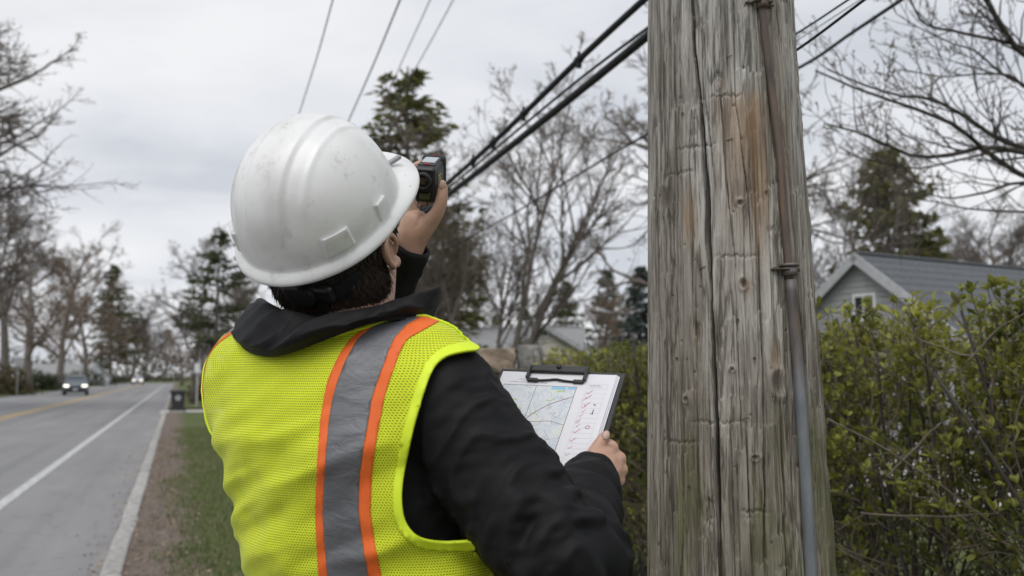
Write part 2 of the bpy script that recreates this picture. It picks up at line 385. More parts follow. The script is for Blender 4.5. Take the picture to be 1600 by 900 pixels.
def gable_house(apex, rdir, length, half, drop, zbase, label, mw, mr, boards, over=.18, win=None):
    """apex: front end of the ridge; rdir: ridge direction; half: half width of the gable; drop: ridge to eave"""
    rdir = unit(np.array((rdir[0], rdir[1], 0))); pd = np.array((rdir[1], -rdir[0], 0)); A = np.asarray(apex, float)
    base = A+rdir*length/2; h = thing('house', label, 'house', (base[0], base[1], zbase))
    ze = A[2]-drop; up = np.array((0, 0, 1.))
    E = []
    for e in (0, length):
        for s in (-1, 1): E.append(A+rdir*e+pd*s*half-up*drop)
    B = [np.array((p[0], p[1], zbase)) for p in E]
    V = np.array(B+E+[A-up*.06, A+rdir*length-up*.06]); V[4:8] -= up*.06
    mk('wall', V, [[0, 1, 5, 8, 4], [2, 6, 9, 7, 3], [0, 4, 6, 2], [1, 3, 7, 5]], mw, h)
    for s in (-1, 1):
        k = (half+over)/half
        a0 = A-rdir*over; a1 = A+rdir*(length+over); b1 = a1+pd*s*half*k-up*drop*k; b0 = a0+pd*s*half*k-up*drop*k
        V, F = slab(a0, a1, b1, b0, .1); ro = mk('roof_slope', V, F, mr, h)
        # courses of shingles: raised strips across the slope
        nc = 11
        for q in range(nc):
            t0, t1 = q/nc, (q+1)/nc-.004; nrm = unit(np.cross(a1-a0, b0-a0)); nrm = nrm if nrm[2] > 0 else -nrm
            c0 = a0+(b0-a0)*t0+nrm*.004; c1 = a1+(b1-a1)*t0+nrm*.004; d1 = a1+(b1-a1)*t1+nrm*.009; d0 = a0+(b0-a0)*t1+nrm*.009
            V2, F2 = slab(c0, c1, d1, d0, .003); mk('shingle_course', V2, F2, mr, ro)
        # barge board along the gable edge
        f0 = a0-rdir*.02; V, F = slab(f0+up*.02, f0+rdir*.05+up*.02, b0+rdir*.05-rdir*.02+up*.02, b0-rdir*.02+up*.02, .0)
        nb = unit(np.cross(b0-a0, rdir)); nb = nb if nb[2] > 0 else -nb
        q = np.array((f0, b0-rdir*.02)); V = np.vstack((q+nb*.02, q-nb*.16)); V = np.vstack((V, V-rdir*.035))
        mk('barge_board', V, [[0, 1, 3, 2], [4, 6, 7, 5], [0, 4, 5, 1], [2, 3, 7, 6], [0, 2, 6, 4], [1, 5, 7, 3]], M_trim2, h)
    cap = [A-rdir*over, A+rdir*(length+over)]
    Vc, Fc = tube(np.array(cap)+up*.015, .07, 6, flat=.5); mk('ridge_cap', Vc, Fc, mr, h)
    if boards:
        bh = .12; z = ze-.5
        while z < A[2]-.2:
            hw = half*min(1, (A[2]-z-.1)/drop)-.02; hw = min(hw, half)
            if hw > .08:
                c = A-rdir*.012; c = np.array((c[0], c[1], z))
                q = [c-pd*hw, c+pd*hw]; V = np.array([q[0]-rdir*.014, q[1]-rdir*.014, q[1]+up*(bh-.012)-rdir*.002, q[0]+up*(bh-.012)-rdir*.002, q[0]+rdir*.01, q[1]+rdir*.01, q[1]+up*(bh-.012)+rdir*.01, q[0]+up*(bh-.012)+rdir*.01])
                mk('siding_board', V, [[0, 1, 2, 3], [7, 6, 5, 4], [0, 4, 5, 1], [2, 6, 7, 3], [0, 3, 7, 4], [1, 5, 6, 2]], mw, h)
            z += bh
    for (s, dz, ww, wh) in (win or []):
        c = A+pd*s-up*dz-rdir*.03; rot = np.stack((pd, rdir, up), 1)
        w = mk('window', *box(c, (ww+.14, .05, wh+.14), rot), M_trim, h)
        mk('pane', *box(c-rdir*.03, (ww, .012, wh), rot), M_pane, w)
        mk('mullion', *box(c-rdir*.038, (.03, .012, wh), rot), M_trim, w)
    return h
gable_house(at(1345, 397, 20), (6.57, 4.0), 9, 2.3, 1.72, .0, 'grey clapboard house with white barge boards behind the hedge right of the pole', M_siding, M_shing, True, win=[(.08, 1.08, .42, .42)])
# small pale house beyond the stone wall
hA = at(848, 507, 38)
gable_house(hA, (-.25, 1), 7, 1.75, .98, .0, 'pale cream gabled house beyond the boulder wall', M_cream, M_shing2, False, win=[(.0, .35, .3, .16)])
gable_house(at(905, 512, 41), (-1, .06), 6.5, 2.6, 1.15, .0, 'low cream house wing with pale grey roof, adjoining the gabled house', M_cream, M_shing2, False)
gable_house(at(150, 568, 172), (-1, .25), 12, 4, 2.3, .0, 'small white house under the trees across the street', M_trim, M_shing2, False, win=[(0, 2.4, 1, 1)])

# ================================================================ boulder wall
M_stone = mat('brown_boulder', (.16, .135, .11), (.33, .29, .245), 5, .93, .9, 22, .03)
def rock(c, s, seed):
    bm = bmesh.new(); bmesh.ops.create_cube(bm, size=1); bmesh.ops.subdivide_edges(bm, edges=bm.edges[:], cuts=2, use_grid_fill=True)
    V = np.array([v.co[:] for v in bm.verts]); F = [[v.index for v in f.verts] for f in bm.faces]; bm.free()
    r = np.linalg.norm(V, axis=1, keepdims=True); V = V*(.80+.20*(.62/r)); V = V*(1+.34*fbm(V*2.3+seed*3.1, 3, seed)[:, None])
    return V*np.asarray(s)+np.asarray(c), F
w0, w1 = at(610, 560, 11.5), at(925, 560, 11.0); wd = unit((w1-w0)*np.array((1, 1, 0))); wl = np.linalg.norm(w1[:2]-w0[:2])
wall = thing('boulder_wall', 'rough wall of brown fieldstone boulders beyond the hedge end', 'stone wall', ((w0[0]+w1[0])/2, (w0[1]+w1[1])/2, .1))
z = .22; row = 0
while z < 1.50:
    hgt = .2+.08*rng.random(); x = -.1*(row % 2)
    while x < wl:
        L = .28+.26*rng.random(); c = w0+wd*(x+L/2); c[2] = z+rng.normal(0, .015); c[1] += rng.normal(0, .03)
        V, F = rock(c, (L*1.0, .36, hgt*1.08), int(rng.integers(1e6))); mk('stone', V, F, M_stone, wall, smooth=True); x += L+.012
    z += hgt; row += 1
M_stone2 = mat('grey_boulder', (.13, .13, .125), (.30, .295, .28), 5, .93, .9, 22, .03); M_stone3 = mat('rusty_boulder', (.17, .12, .085), (.36, .29, .225), 6, .93, .9, 22, .03)
for i_, (px, py, L, hh) in enumerate(((776, 558, .42, .26), (829, 557, .27, .30), (866, 562, .24, .20), (898, 564, .22, .17), (727, 560, .28, .24), (690, 560, .26, .26), (650, 560, .3, .22))):
    V, F = rock(at(px, py+6, 11.2), (L, .34, hh), int(px)); mk('stone', V, F, (M_stone3, M_stone2, M_stone)[i_ % 3], wall)

# ================================================================ street things
M_binp = mat('black_bin_plastic', (.018, .019, .021), (.03, .031, .033), 20, .5, .2)
M_rub = mat('black_rubber', (.02, .02, .02), None, rough=.85); M_galv = mat('galvanised_post', (.36, .37, .38), (.48, .49, .50), 12, .5, metal=.6)
M_signw = mat('sign_white', (.72, .73, .74), (.62, .63, .65), 5, .5); M_wpost = mat('weathered_pale_post', (.42, .41, .39), (.56, .55, .53), 9, .85)
def rrect(w, d, z, r=.06, n=4):
    P = []
    for cx, cy, a0 in ((w/2-r, d/2-r, 0), (-w/2+r, d/2-r, 90), (-w/2+r, -d/2+r, 180), (w/2-r, -d/2+r, 270)):
        for i in range(n+1):
            a = R(a0+90*i/n); P.append((cx+r*math.cos(a), cy+r*math.sin(a), z))
    return np.array(P)
def wheelie_bin(loc, rotz):
    t = thing('wheelie_bin', 'black wheeled rubbish bin with a white emblem standing at the kerb', 'rubbish bin', loc, rotz=rotz)
    V, F = loft([rrect(.46, .46, .06), rrect(.50, .52, .3), rrect(.58, .62, .78), rrect(.64, .68, .785), rrect(.64, .68, .83)]); mk('bin_body', V, F, M_binp, t, local=True)
    V, F = loft([rrect(.67, .72, .832), rrect(.67, .72, .86), rrect(.60, .64, .91, .08), rrect(.4, .42, .925, .08)]); lid = mk('lid', V, F, M_binp, t, local=True)
    V, F = tube([(-.26, .36, .80), (-.24, .44, .83), (.24, .44, .83), (.26, .36, .80)], .018, 8); mk('handle', V, F, M_binp, t, local=True)
    for s in (-1, 1):
        V, F = tube([(s*.25, .26, .1), (s*.31, .26, .1)], .1, 16); w = mk('wheel', V, F, M_rub, t, local=True)
        V, F = tube([(s*.30, .26, .1), (s*.315, .26, .1)], .045, 12); mk('hub', V, F, M_galv, w, local=True)
    # white emblem: a house-like arch over two bars, pressed on the front
    E = []
    y0, y1 = -.300, -.322
    def plate(pts):
        n = len(pts); f = lambda z: -.26-.05*(z-.3)/.48-.006
        Va = [(x, f(z), z) for x, z in pts]+[(x, f(z)+.012, z) for x, z in pts]
        return np.array(Va), [list(range(n)), list(range(2*n-1, n-1, -1))]+[[i, n+i, n+(i+1) % n, (i+1) % n] for i in range(n)]
    V, F = join(plate([(-.13, .60), (0, .72), (.13, .60), (.09, .60), (0, .67), (-.09, .60)]), plate([(-.1, .55), (.1, .55), (.1, .585), (-.1, .585)]), plate([(-.07, .50), (.07, .50), (.07, .53), (-.07, .53)]))
    mk('emblem', V, F, M_signw, t, local=True)
    return t
bp = road(.08, 43.6, .03); wheelie_bin(bp, ROAD_A)
def sign_post(px, D, zt, label, shape, name):
    b = at(px, 600, D); b[2] = .08
    t = thing(name, label, 'street sign', b)
    V, F = tube([(0, 0, 0), (0, 0, zt)], .04, 8); mk('post', V, F, M_galv if shape != 'plate' else M_wpost, t, local=True)
    if shape == 'octagon':
        P = [(.38*math.cos(R(22.5+45*i)), -.05, zt-.42+.38*math.sin(R(22.5+45*i))) for i in range(8)]
        V = np.array(P+[(x, y+.012, z) for x, y, z in P]); F = [list(range(8)), list(range(15, 7, -1))]+[[i, 8+i, 8+(i+1) % 8, (i+1) % 8] for i in range(8)]
        mk('sign_plate', V, F, M_galv, t, local=True); mk('bracket', *box((0, -.045, zt-.42), (.5, .02, .05)), M_galv, t, local=True)
    else:
        mk('sign_plate', *bevbox((0, -.055, zt-.3), (.26, .02, .44), .008), M_signw, t, local=True)
        mk('bolt', *tube([(0, -.07, zt-.14), (0, -.06, zt-.14)], .015, 8), M_galv, t, local=True)
    return t
sign_post(27, 79, 3.0, 'grey octagonal sign seen from behind on a metal post across the street', 'octagon', 'street_sign')
sign_post(308, 47, 2.1, 'pale post with a small white plate beside the driveway past the bin', 'plate', 'marker_post')

# ================================================================ cars
M_tyre = M_rub; M_alloy = mat('alloy_rim', (.45, .46, .47), None, rough=.35, metal=.9)
M_glass = mat('car_glass', (.03, .04, .045), None, rough=.06, spec=.9); M_blackp = mat('black_trim', (.015, .015, .016), None, rough=.5)
def lamp_mat():
    m, n, l, b = nodes('lit_headlamp'); b.inputs['Base Color'].default_value = (.9, .9, .85, 1)
    b.inputs['Emission Color'].default_value = (1, .88, .70, 1); b.inputs['Emission Strength'].default_value = 2.4; return m
M_lamp = lamp_mat()
def car(loc, rotz, label, paint, H=1.72, name='car'):
    t = thing(name, label, 'car', loc, rotz=rotz); kz = H/1.72
    def sec(y, zb, zt, w):
        h = [(w*.90, zb), (w*.99, zb+.12), (w, (zb+zt)/2), (w*.975, zt-.09), (w*.93, zt-.02), (w*.55, zt+.02)]
        return np.array([(x, y, z*kz) for x, z in h]+[(-x, y, z*kz) for x, z in h[::-1]])
    st = [(-2.32, .48, .88, .70), (-2.26, .34, 1.0, .84), (-2.0, .26, 1.06, .91), (-1.2, .24, 1.07, .93), (0, .24, 1.05, .93), (1.0, .24, 1.04, .93), (1.5, .24, 1.01, .92), (2.0, .26, .95, .89), (2.22, .3, .87, .82), (2.31, .4, .74, .72)]
    V, F = loft([sec(*s) for s in st]); mk('body', V, F, paint, t, smooth=True, local=True)
    cab = [[(.86, 1.18, 1.03), (-.86, 1.18, 1.03), (-.86, -2.18, 1.03), (.86, -2.18, 1.03)], [(.81, .85, 1.28), (-.81, .85, 1.28), (-.81, -2.08, 1.28), (.81, -2.08, 1.28)], [(.72, .38, 1.62), (-.72, .38, 1.62), (-.72, -1.88, 1.62), (.72, -1.88, 1.62)], [(.58, .12, 1.70), (-.58, .12, 1.70), (-.58, -1.7, 1.70), (.58, -1.7, 1.70)]]
    V, F = loft([np.array(r)*np.array((1, 1, kz)) for r in cab]); mk('cabin', V, F, paint, t, local=True)
    def pane(nm, q):
        q = np.array(q)*np.array((1, 1, kz)); n = unit(np.cross(q[1]-q[0], q[3]-q[0])); c = q.mean(0); n = n if np.dot(n, c-np.array((0, -.6, 1.0*kz))) > 0 else -n
        V = np.vstack((q+n*.012, q-n*.02)); mk(nm, V, [[0, 1, 2, 3], [7, 6, 5, 4], [0, 4, 5, 1], [1, 5, 6, 2], [2, 6, 7, 3], [3, 7, 4, 0]], M_glass, t, local=True)
    pane('windscreen', [(.74, 1.06, 1.10), (-.74, 1.06, 1.10), (-.66, .43, 1.585), (.66, .43, 1.585)])
    pane('rear_window', [(.70, -2.13, 1.15), (-.70, -2.13, 1.15), (-.64, -1.91, 1.57), (.64, -1.91, 1.57)])
    for s in (-1, 1):
        pane('side_window', [(s*.842, .80, 1.12), (s*.842, -.35, 1.12), (s*.738, -.35, 1.56), (s*.738, .40, 1.56)])
        pane('side_window', [(s*.842, -.45, 1.12), (s*.842, -1.95, 1.12), (s*.738, -1.80, 1.56), (s*.738, -.45, 1.56)])
        V, F = bevbox((s*.66, 2.24, .80*kz), (.36, .16, .15), .03); mk('headlight', V, F, M_lamp, t, local=True)
        V, F = bevbox((s*.98, .78, 1.12*kz), (.2, .12, .14), .03); mk('wing_mirror', V, F, paint, t, local=True)
        V, F = bevbox((s*.72, -2.27, .92*kz), (.24, .1, .18), .02); mk('tail_light', V, F, mat('tail_lens', (.35, .02, .02), rough=.2) if 'tail_lens' not in bpy.data.materials else bpy.data.materials['tail_lens'], t, local=True)
        for y in (1.42, -1.42):
            V, F = tube([(s*.70, y, .345), (s*.735, y, .345), (s*.925, y, .345), (s*.945, y, .345)], [.30, .345, .345, .31], 20); w = mk('wheel', V, F, M_tyre, t, local=True)
            V, F = tube([(s*.93, y, .345), (s*.952, y, .345)], .215, 14); mk('rim', V, F, M_alloy, w, local=True)
    mk('grille', *bevbox((0, 2.27, .70*kz), (.80, .1, .2), .02), M_blackp, t, local=True)
    mk('bumper', *bevbox((0, 2.24, .44*kz), (1.5, .2, .2), .04), M_blackp, t, local=True)
    mk('number_plate', *box((0, 2.35, .5*kz), (.34, .015, .12)), M_signw, t, local=True)
    return t
P_silver = mat('silver_blue_paint', (.13, .15, .175), None, rough=.3, metal=.5, coat=.6); P_pale = mat('pale_car_paint', (.52, .53, .55), None, rough=.3, metal=.3, coat=.6)
face = math.pi+ROAD_A
car(road(-7.7, 88, 0), face+.07, 'silver blue estate car with lit headlights approaching on the far lane', P_silver, 1.62)
car(road(-6.8, 198, 0), face, 'pale car far down the street with bright headlights', P_pale, 1.55)

# ================================================================ plants
M_bark = mat('grey_brown_bark', (.10, .087, .076), (.20, .175, .155), 12, .95, .8, 30, .02, (1, 1, .25))
M_twig = mat('twig_bark', (.115, .098, .088), (.185, .158, .14), 6, .95)
M_twigd = mat('dark_twig_bark', (.035, .030, .028), (.075, .066, .058), 9, .92, .5, 60, .004)
M_twigr = mat('reddish_twig_bark', (.16, .122, .10), (.23, .175, .14), 4, .95)
M_twigw = mat('grey_whip_bark', (.11, .095, .075), (.17, .145, .11), 12, .9)
M_bud = leafmat('swelling_buds', (.12, .075, .055), (.22, .17, .075), .25)
M_needle = leafmat('dark_pine_needle', (.045, .062, .028), (.13, .145, .06), .15)
M_needle2 = leafmat('olive_spruce_needle', (.085, .10, .032), (.27, .265, .095), .28)
M_needleb = leafmat('blue_spruce_needle', (.04, .058, .052), (.11, .145, .13), .12)
M_shrub = leafmat('evergreen_shrub_leaf', (.02, .032, .014), (.07, .085, .03), .15)
M_shrubb = leafmat('brown_shrub_leaf', (.07, .055, .03), (.15, .125, .06), .15)

def rand_unit(n, g):
    v = g.normal(0, 1, (n, 3)); return v/np.linalg.norm(v, axis=1, keepdims=True)
def grow(P0, D0, L0, R0, spec, g, tip=.25):
    """branch polylines level by level, all branches of a level at once. spec per level:
    (segments, wiggle, up-pull, children, first t, angle, spread, length ratio, radius ratio)"""
    out = []; P, D, L, Rr = P0, D0, L0, R0
    for lv, (ns, wig, up, nch, t0, ang, asd, lr, rr) in enumerate(spec):
        n = len(P); pts = np.zeros((n, ns+1, 3)); dr = np.zeros((n, ns+1, 3)); pts[:, 0] = P; dr[:, 0] = D; d = D.copy()
        for s in range(ns):
            d = d+g.normal(0, wig, (n, 3)); d[:, 2] += up; d /= np.linalg.norm(d, axis=1, keepdims=True)
            pts[:, s+1] = pts[:, s]+d*(L/ns)[:, None]; dr[:, s+1] = d
        rad = Rr[:, None]*(1-(1-tip)*np.linspace(0, 1, ns+1)[None])
        out.append((pts, rad))
        if nch:
            m = np.maximum(1, g.poisson(nch, n)) if lv or nch != int(nch) else np.full(n, int(nch))
            idx = np.repeat(np.arange(n), m); k = len(idx)
            t = t0+(1-t0)*g.random(k)**.85; last = np.r_[np.diff(idx) != 0, True]; t[last] = 1.0
            s = np.minimum((t*ns).astype(int), ns-1); f = (t*ns-s)[:, None]
            P = pts[idx, s]*(1-f)+pts[idx, s+1]*f; bd = dr[idx, s+1]
            a = np.radians(np.clip(g.normal(ang, asd, k), 8, 100)); a[last] *= .4
            pv = np.cross(bd, rand_unit(k, g)); pv /= np.linalg.norm(pv, axis=1, keepdims=True)
            D = bd*np.cos(a)[:, None]+pv*np.sin(a)[:, None]
            L = L[idx]*lr*(1.15-.55*t)*g.uniform(.65, 1.25, k); Rr = np.minimum(Rr[idx]*rr, rad[idx, s]*.8)
    return out
def seg_mesh(levels, k=3, rmin=.0):
    A = [(p[:, :-1].reshape(-1, 3), p[:, 1:].reshape(-1, 3), np.maximum(r[:, :-1].ravel(), rmin), np.maximum(r[:, 1:].ravel(), rmin)) for p, r in levels]
    return sticks(*[np.concatenate([a[i] for a in A]) for i in range(4)], k=k)
def flecks(C, size, g, tone, flat=0):
    """small two-sided leaf faces at the points C"""
    n = len(C); a = rand_unit(n, g); b = np.cross(a, rand_unit(n, g)); b /= np.linalg.norm(b, axis=1, keepdims=True)
    if flat: a[:, 2] *= flat; b[:, 2] *= flat
    s = (size*g.uniform(.6, 1.4, n))[:, None]
    V = np.stack((C-a*s, C-b*s*.5, C+a*s, C+b*s*.5), 1).reshape(-1, 3)
    return V, (np.arange(n)*4)[:, None]+np.array([[0, 1, 2, 3]]), np.repeat(tone, 4)
def trunk_mesh(pl, rad, k=10):
    V = []; F = []; b = 0
    for p, r in zip(pl, rad):
        v, f = tube(p, r, k); V.append(v); F += [[i+b for i in q] for q in f]; b += len(v)
    return np.vstack(V), F

SPEC_BROAD = [(8, .07, .03, 13, .28, 50, 12, .50, .48), (6, .13, .05, 7, .2, 42, 14, .55, .55), (5, .17, .03, 5.2, .15, 42, 16, .55, .58), (4, .2, .02, 4.2, .1, 45, 18, .55, .6), (3, .22, .02, 0, 0, 0, 0, 0, 0)]
SPEC_FINE = [(8, .06, .03, 15, .22, 52, 12, .52, .42), (7, .12, .05, 8, .15, 42, 14, .55, .5), (5, .16, .03, 6, .1, 42, 16, .55, .52), (4, .2, .02, 5, .1, 45, 18, .55, .6), (3, .22, .02, 0, 0, 0, 0, 0, 0)]
SPEC_VASE = [(9, .045, .035, 12, .25, 30, 9, .44, .5), (6, .09, .10, 6, .15, 34, 12, .55, .55), (5, .15, .06, 5, .15, 36, 14, .55, .58), (4, .18, .04, 4.4, .1, 40, 16, .55, .6), (3, .2, .03, 0, 0, 0, 0, 0, 0)]
def bare_tree_data(seed, kind='broad', buds=0, rmin=.007, twig=None, budsize=.05, h=10., lean=0):
    g = np.random.default_rng(seed)
    if kind == 'vase':
        n = 6; a = np.arange(n)*6.283/n+g.random(n); sp = g.uniform(.10, .42, n)
        D0 = np.stack((np.cos(a)*sp, np.sin(a)*sp, np.ones(n)), 1); D0 /= np.linalg.norm(D0, axis=1, keepdims=True)
        lv = grow(np.stack((np.cos(a)*.22, np.sin(a)*.22, np.zeros(n)), 1), D0, np.full(n, h*.68)*g.uniform(.8, 1.1, n), np.full(n, h*.0092)*g.uniform(.7, 1.25, n), SPEC_VASE, g)
    else:
        sp = SPEC_FINE if kind == 'fine' else SPEC_BROAD
        lv = grow(np.zeros((1, 3)), np.array([[lean, 0, 1.]]), np.array([h*.72]), np.array([h*.021]), sp, g)
    V, F = trunk_mesh(*lv[0]); tr = mesh_data('trunk', V, F, M_bark, True)
    V, F = seg_mesh(lv[1:], 3, rmin); cr = mesh_data('crown', V, F, twig or M_twig)
    d = [('trunk', tr), ('crown', cr)]
    if buds:
        p, r = lv[-1]; C = np.concatenate((p[:, -1], p[:, 1], p[:, 2])); C = C[g.random(len(C)) < buds]
        V, F, t = flecks(C+g.normal(0, .03, C.shape), budsize, g, np.clip(.5+.5*fbm(C*.6, 2, seed)+g.normal(0, .2, len(C)), 0, 1)); d.append(('bud_clusters', mesh_data('bud_clusters', V, F, M_bud, tone=t)))
    return d
def conifer_data(seed, m, h=10., base=.12, width=.2, dens=1.0, droop=.3, open_=.0, size=.17, bark=None, pw=.8):
    """whorls of drooping boughs, each carrying sprays of needles"""
    g = np.random.default_rng(seed)
    zt = np.linspace(0, h, 14); tp = np.stack((.05*np.cumsum(g.normal(0, .4, 14)), .05*np.cumsum(g.normal(0, .4, 14)), zt), 1)
    V, F = tube(tp, np.linspace(h*.018, h*.002, 14), 8); tr = mesh_data('trunk', V, F, bark or M_bark, True)
    S0 = []; S1 = []; r0 = []; C = []; Dv = []; Tn = []
    z = h*base
    while z < h*.985:
        f = (z/h-base)/(1-base); prof = (1-f)**pw*(1-.35*math.exp(-f*9))
        nb = 5 if f < .8 else 4
        for i in range(nb):
            if g.random() < open_: continue
            a = g.random()*6.283; L = h*width*prof*g.uniform(.55, 1.15)+.12; dz = -droop*g.uniform(.4, 1.2)+(.5*f)
            d = np.array((math.cos(a), math.sin(a), dz)); o = np.array((np.interp(z, zt, tp[:, 0]), np.interp(z, zt, tp[:, 1]), z))
            n = max(3, int(L/.28)); prev = o; tone = g.random()
            for s in range(1, n+1):
                q = o+d*(L*s/n)+np.array((0, 0, .25*droop*L*(s/n)**2+g.normal(0, .03))); S0.append(prev); S1.append(q); r0.append(h*.0035*(1-.7*s/n)+.004); prev = q
                if s/n > .18:
                    kk = int(5*dens*g.uniform(.6, 1.5))
                    for _ in range(kk):
                        ca, sa = d[0], d[1]; lat = g.normal(0, .11+.16*L*(1-s/n)*.6)
                        C.append(q+np.array((-sa*lat, ca*lat, g.normal(-.05, .06)))+g.normal(0, .04, 3)); Tn.append(tone*.5+.5*g.random())
                        Dv.append(np.array((ca*.6-sa*np.sign(lat)*.6, sa*.6+ca*np.sign(lat)*.6, -.25+g.normal(0, .3))))
        z += h*.022*g.uniform(.7, 1.3)*(1.25-.5*f)
    C = np.array(C); Dv = np.array(Dv); Dv /= np.linalg.norm(Dv, axis=1, keepdims=True); n = len(C); Tn = np.array(Tn)
    W_ = np.cross(Dv, rand_unit(n, g)); W_ /= np.linalg.norm(W_, axis=1, keepdims=True); s = (size*g.uniform(.6, 1.4, n))[:, None]
    X = np.cross(Dv, W_)
    Vs = []; Fs = []
    for ax in (W_, X):
        q = np.stack((C-Dv*s*.5, C+ax*s*.22, C+Dv*s, C-ax*s*.22), 1).reshape(-1, 3); Vs.append(q)
    V = np.vstack(Vs); F = (np.arange(2*n)*4)[:, None]+np.array([[0, 1, 2, 3]])
    cr = mesh_data('crown', V, F, m, tone=np.tile(np.repeat(Tn, 4), 2))
    V, F = sticks(np.array(S0), np.array(S1), np.array(r0), np.array(r0)*.8); bo = mesh_data('boughs', V, F, M_twigd)
    return [('trunk', tr), ('crown', cr), ('boughs', bo)]
def plant(name, label, cat, data, px, D, scale, rotz=0, wide=1.0, group=None, z=.05):
    b = at(px, 588, D); t = thing(name, label, cat, (b[0], b[1], z), group, rotz)
    t.scale = (scale*wide, scale*wide, scale)
    for nm, me in data:
        o = bpy.data.objects.new(nm, me); COL.objects.link(o); o.parent = t
        if nm == 'boughs': o['kind'] = 'stuff'
    return t
def hgt(py, D): return (588-py)/FPX*D+ZC       # height of what reaches pixel row py at distance D

B1 = bare_tree_data(11, 'fine', .55, .0045, budsize=.022); B2 = bare_tree_data(23, 'fine', .0, .006); B3 = bare_tree_data(37, 'fine', .5, .0075, M_twigr, .032)
B4 = bare_tree_data(41, 'vase', .3, .0052, budsize=.026); B5 = bare_tree_data(53, 'broad', .15, .008, budsize=.035); B6 = bare_tree_data(67, 'vase', .0, .012)
C1 = conifer_data(5, M_needle2, base=.10, width=.23, dens=1.25, droop=.12, open_=.14, size=.18, pw=.6); C2 = conifer_data(6, M_needle, base=.16, width=.30, dens=1.0, droop=.25, open_=.2, size=.22)
C3 = conifer_data(8, M_needleb, base=.04, width=.28, dens=1.3, droop=.25, size=.2); C4 = conifer_data(9, M_needle2, base=.04, width=.40, dens=1.5, droop=.2, open_=.08, size=.26, pw=.75)
C5 = conifer_data(14, M_needle, base=.30, width=.27, dens=.8, droop=.1, open_=.42, size=.24)
TREE, CON = 'bare tree', 'conifer'
# across the street
plant('bare_tree', 'large budding bare tree reaching in from the far left, tallest across the street', TREE, B1, -205, 38, 2.3, .4, 1.25)
plant('bare_tree', 'wide twiggy bare tree filling the upper left corner beside the large budding one', TREE, B2, -215, 47, 2.3, 3.6, 1.3)
plant('bare_tree', 'bare tree with buds behind the octagonal sign post', TREE, B2, 8, 84, 1.95, 2.1)
plant('bare_tree', 'rusty brown twiggy tree just behind the silver blue car', TREE, B3, 92, 118, 1.95, 1.0, 1.1)
plant('bare_tree', 'dull brown bare tree between the sign post and the rusty brown tree', TREE, B3, 46, 100, 1.75, 3.3, 1.15)
plant('bare_tree', 'thin grey bare tree at the far left edge behind the sign', TREE, B5, -32, 74, 1.75, 5.0, 1.15)
plant('pine_tree', 'dark broad pine standing across the street beyond the cars', CON, C2, 172, 196, 2.35, .8, 1.0)
plant('bare_tree', 'bare tree beside the dark pine, nearer the end of the street', TREE, B6, 202, 270, 2.3, .3, 1.2)
plant('bare_tree', 'small hazy bare tree at the end of the street, left side', TREE, B6, 228, 285, 1.9, 2.2, 1.3)
plant('bare_tree', 'brownish bare tree behind the dark pine', TREE, B3, 135, 152, 1.75, 4.4, 1.15)
plant('bare_tree', 'low brown tree at the vanishing point of the street', TREE, B3, 258, 280, 1.25, .9, 1.4)
# this side of the street, past the bin
plant('bare_tree', 'slender bare tree leaning over the street behind the marker post', TREE, B5, 302, 52, .88, 1.3, .95)
plant('pine_tree', 'tall open pine with a bare lower trunk left of the hard hat', CON, C5, 338, 50, .9, .4, 1.0)
plant('bare_tree', 'bare tree behind the tall open pine', TREE, B2, 385, 58, .85, 3.0, 1.0)
plant('pine_tree', 'ragged pine partly hidden by the left shoulder', CON, C5, 372, 62, .82, 2.4, 1.0)
plant('bare_tree', 'hazy bare tree between marker post and tall open pine', TREE, B6, 318, 95, .9, 1.7, 1.1)
plant('bare_tree', 'brown bare tree low behind the bin', TREE, B3, 285, 150, .95, 5.1, 1.2)
# behind the worker
plant('spruce_tree', 'tall olive green spruce rising behind the hard hat', CON, C1, 632, 22, .84, .2, 1.15)
plant('bare_tree', 'many stemmed bare tree between the worker and the pole', TREE, B4, 752, 19.5, .78, 1.9, 1.12)
plant('bare_tree', 'second many stemmed bare tree farther back, behind the raised hand', TREE, B4, 690, 42, .95, 3.9, 1.0)
plant('spruce_tree', 'olive spruce with low boughs behind the raised hand', CON, C1, 690, 30, .68, 3.1, 1.25)
plant('bare_tree', 'bare tree whose twigs show on both sides of the pole', TREE, B5, 1110, 24, 1.12, 2.0, 1.1)
plant('bare_tree', 'reddish brown twiggy tree above the hedge left of the pole', TREE, B3, 935, 44, .58, .3, 1.2)
plant('spruce_tree', 'small dark conifer just right of the cream house', CON, C2, 885, 62, .74, .5, 1.05)
plant('spruce_tree', 'smallest dark conifer above the cream house roof', CON, C2, 822, 75, .66, 2.5, 1.0)
plant('spruce_tree', 'dark conifer peeking over the reddish tree', CON, C2, 950, 70, .90, 1.5, .9)
plant('spruce_tree', 'blue green spruce beside the left edge of the pole', CON, C3, 1003, 32, .50, 1.1, 1.1)
plant('spruce_tree', 'dark conifer low behind the many stemmed bare tree', CON, C2, 775, 70, .58, 4.5, 1.0)
plant('bare_tree', 'low brown bare tree between the cream house and the reddish tree', TREE, B3, 1010, 60, .7, 3.9, 1.2)
# behind the grey house
plant('spruce_tree', 'broad olive spruce towering behind the grey house', CON, C4, 1400, 31, .86, .9, 1.0)
plant('bare_tree', 'grey bare tree beside the pole, left of the broad spruce', TREE, B4, 1292, 24, .78, 1.4, .8)
plant('bare_tree', 'hazy bare tree beyond the far end of the grey roof', TREE, B2, 1590, 45, 1.05, .8, 1.1)
plant('bare_tree', 'rusty low bare tree beside the gable of the grey house', TREE, B3, 1295, 30, .42, 2.6, 1.1)
plant('bare_tree', 'bare tree behind the broad spruce to its right', TREE, B2, 1500, 52, 1.0, 4.6, 1.0)

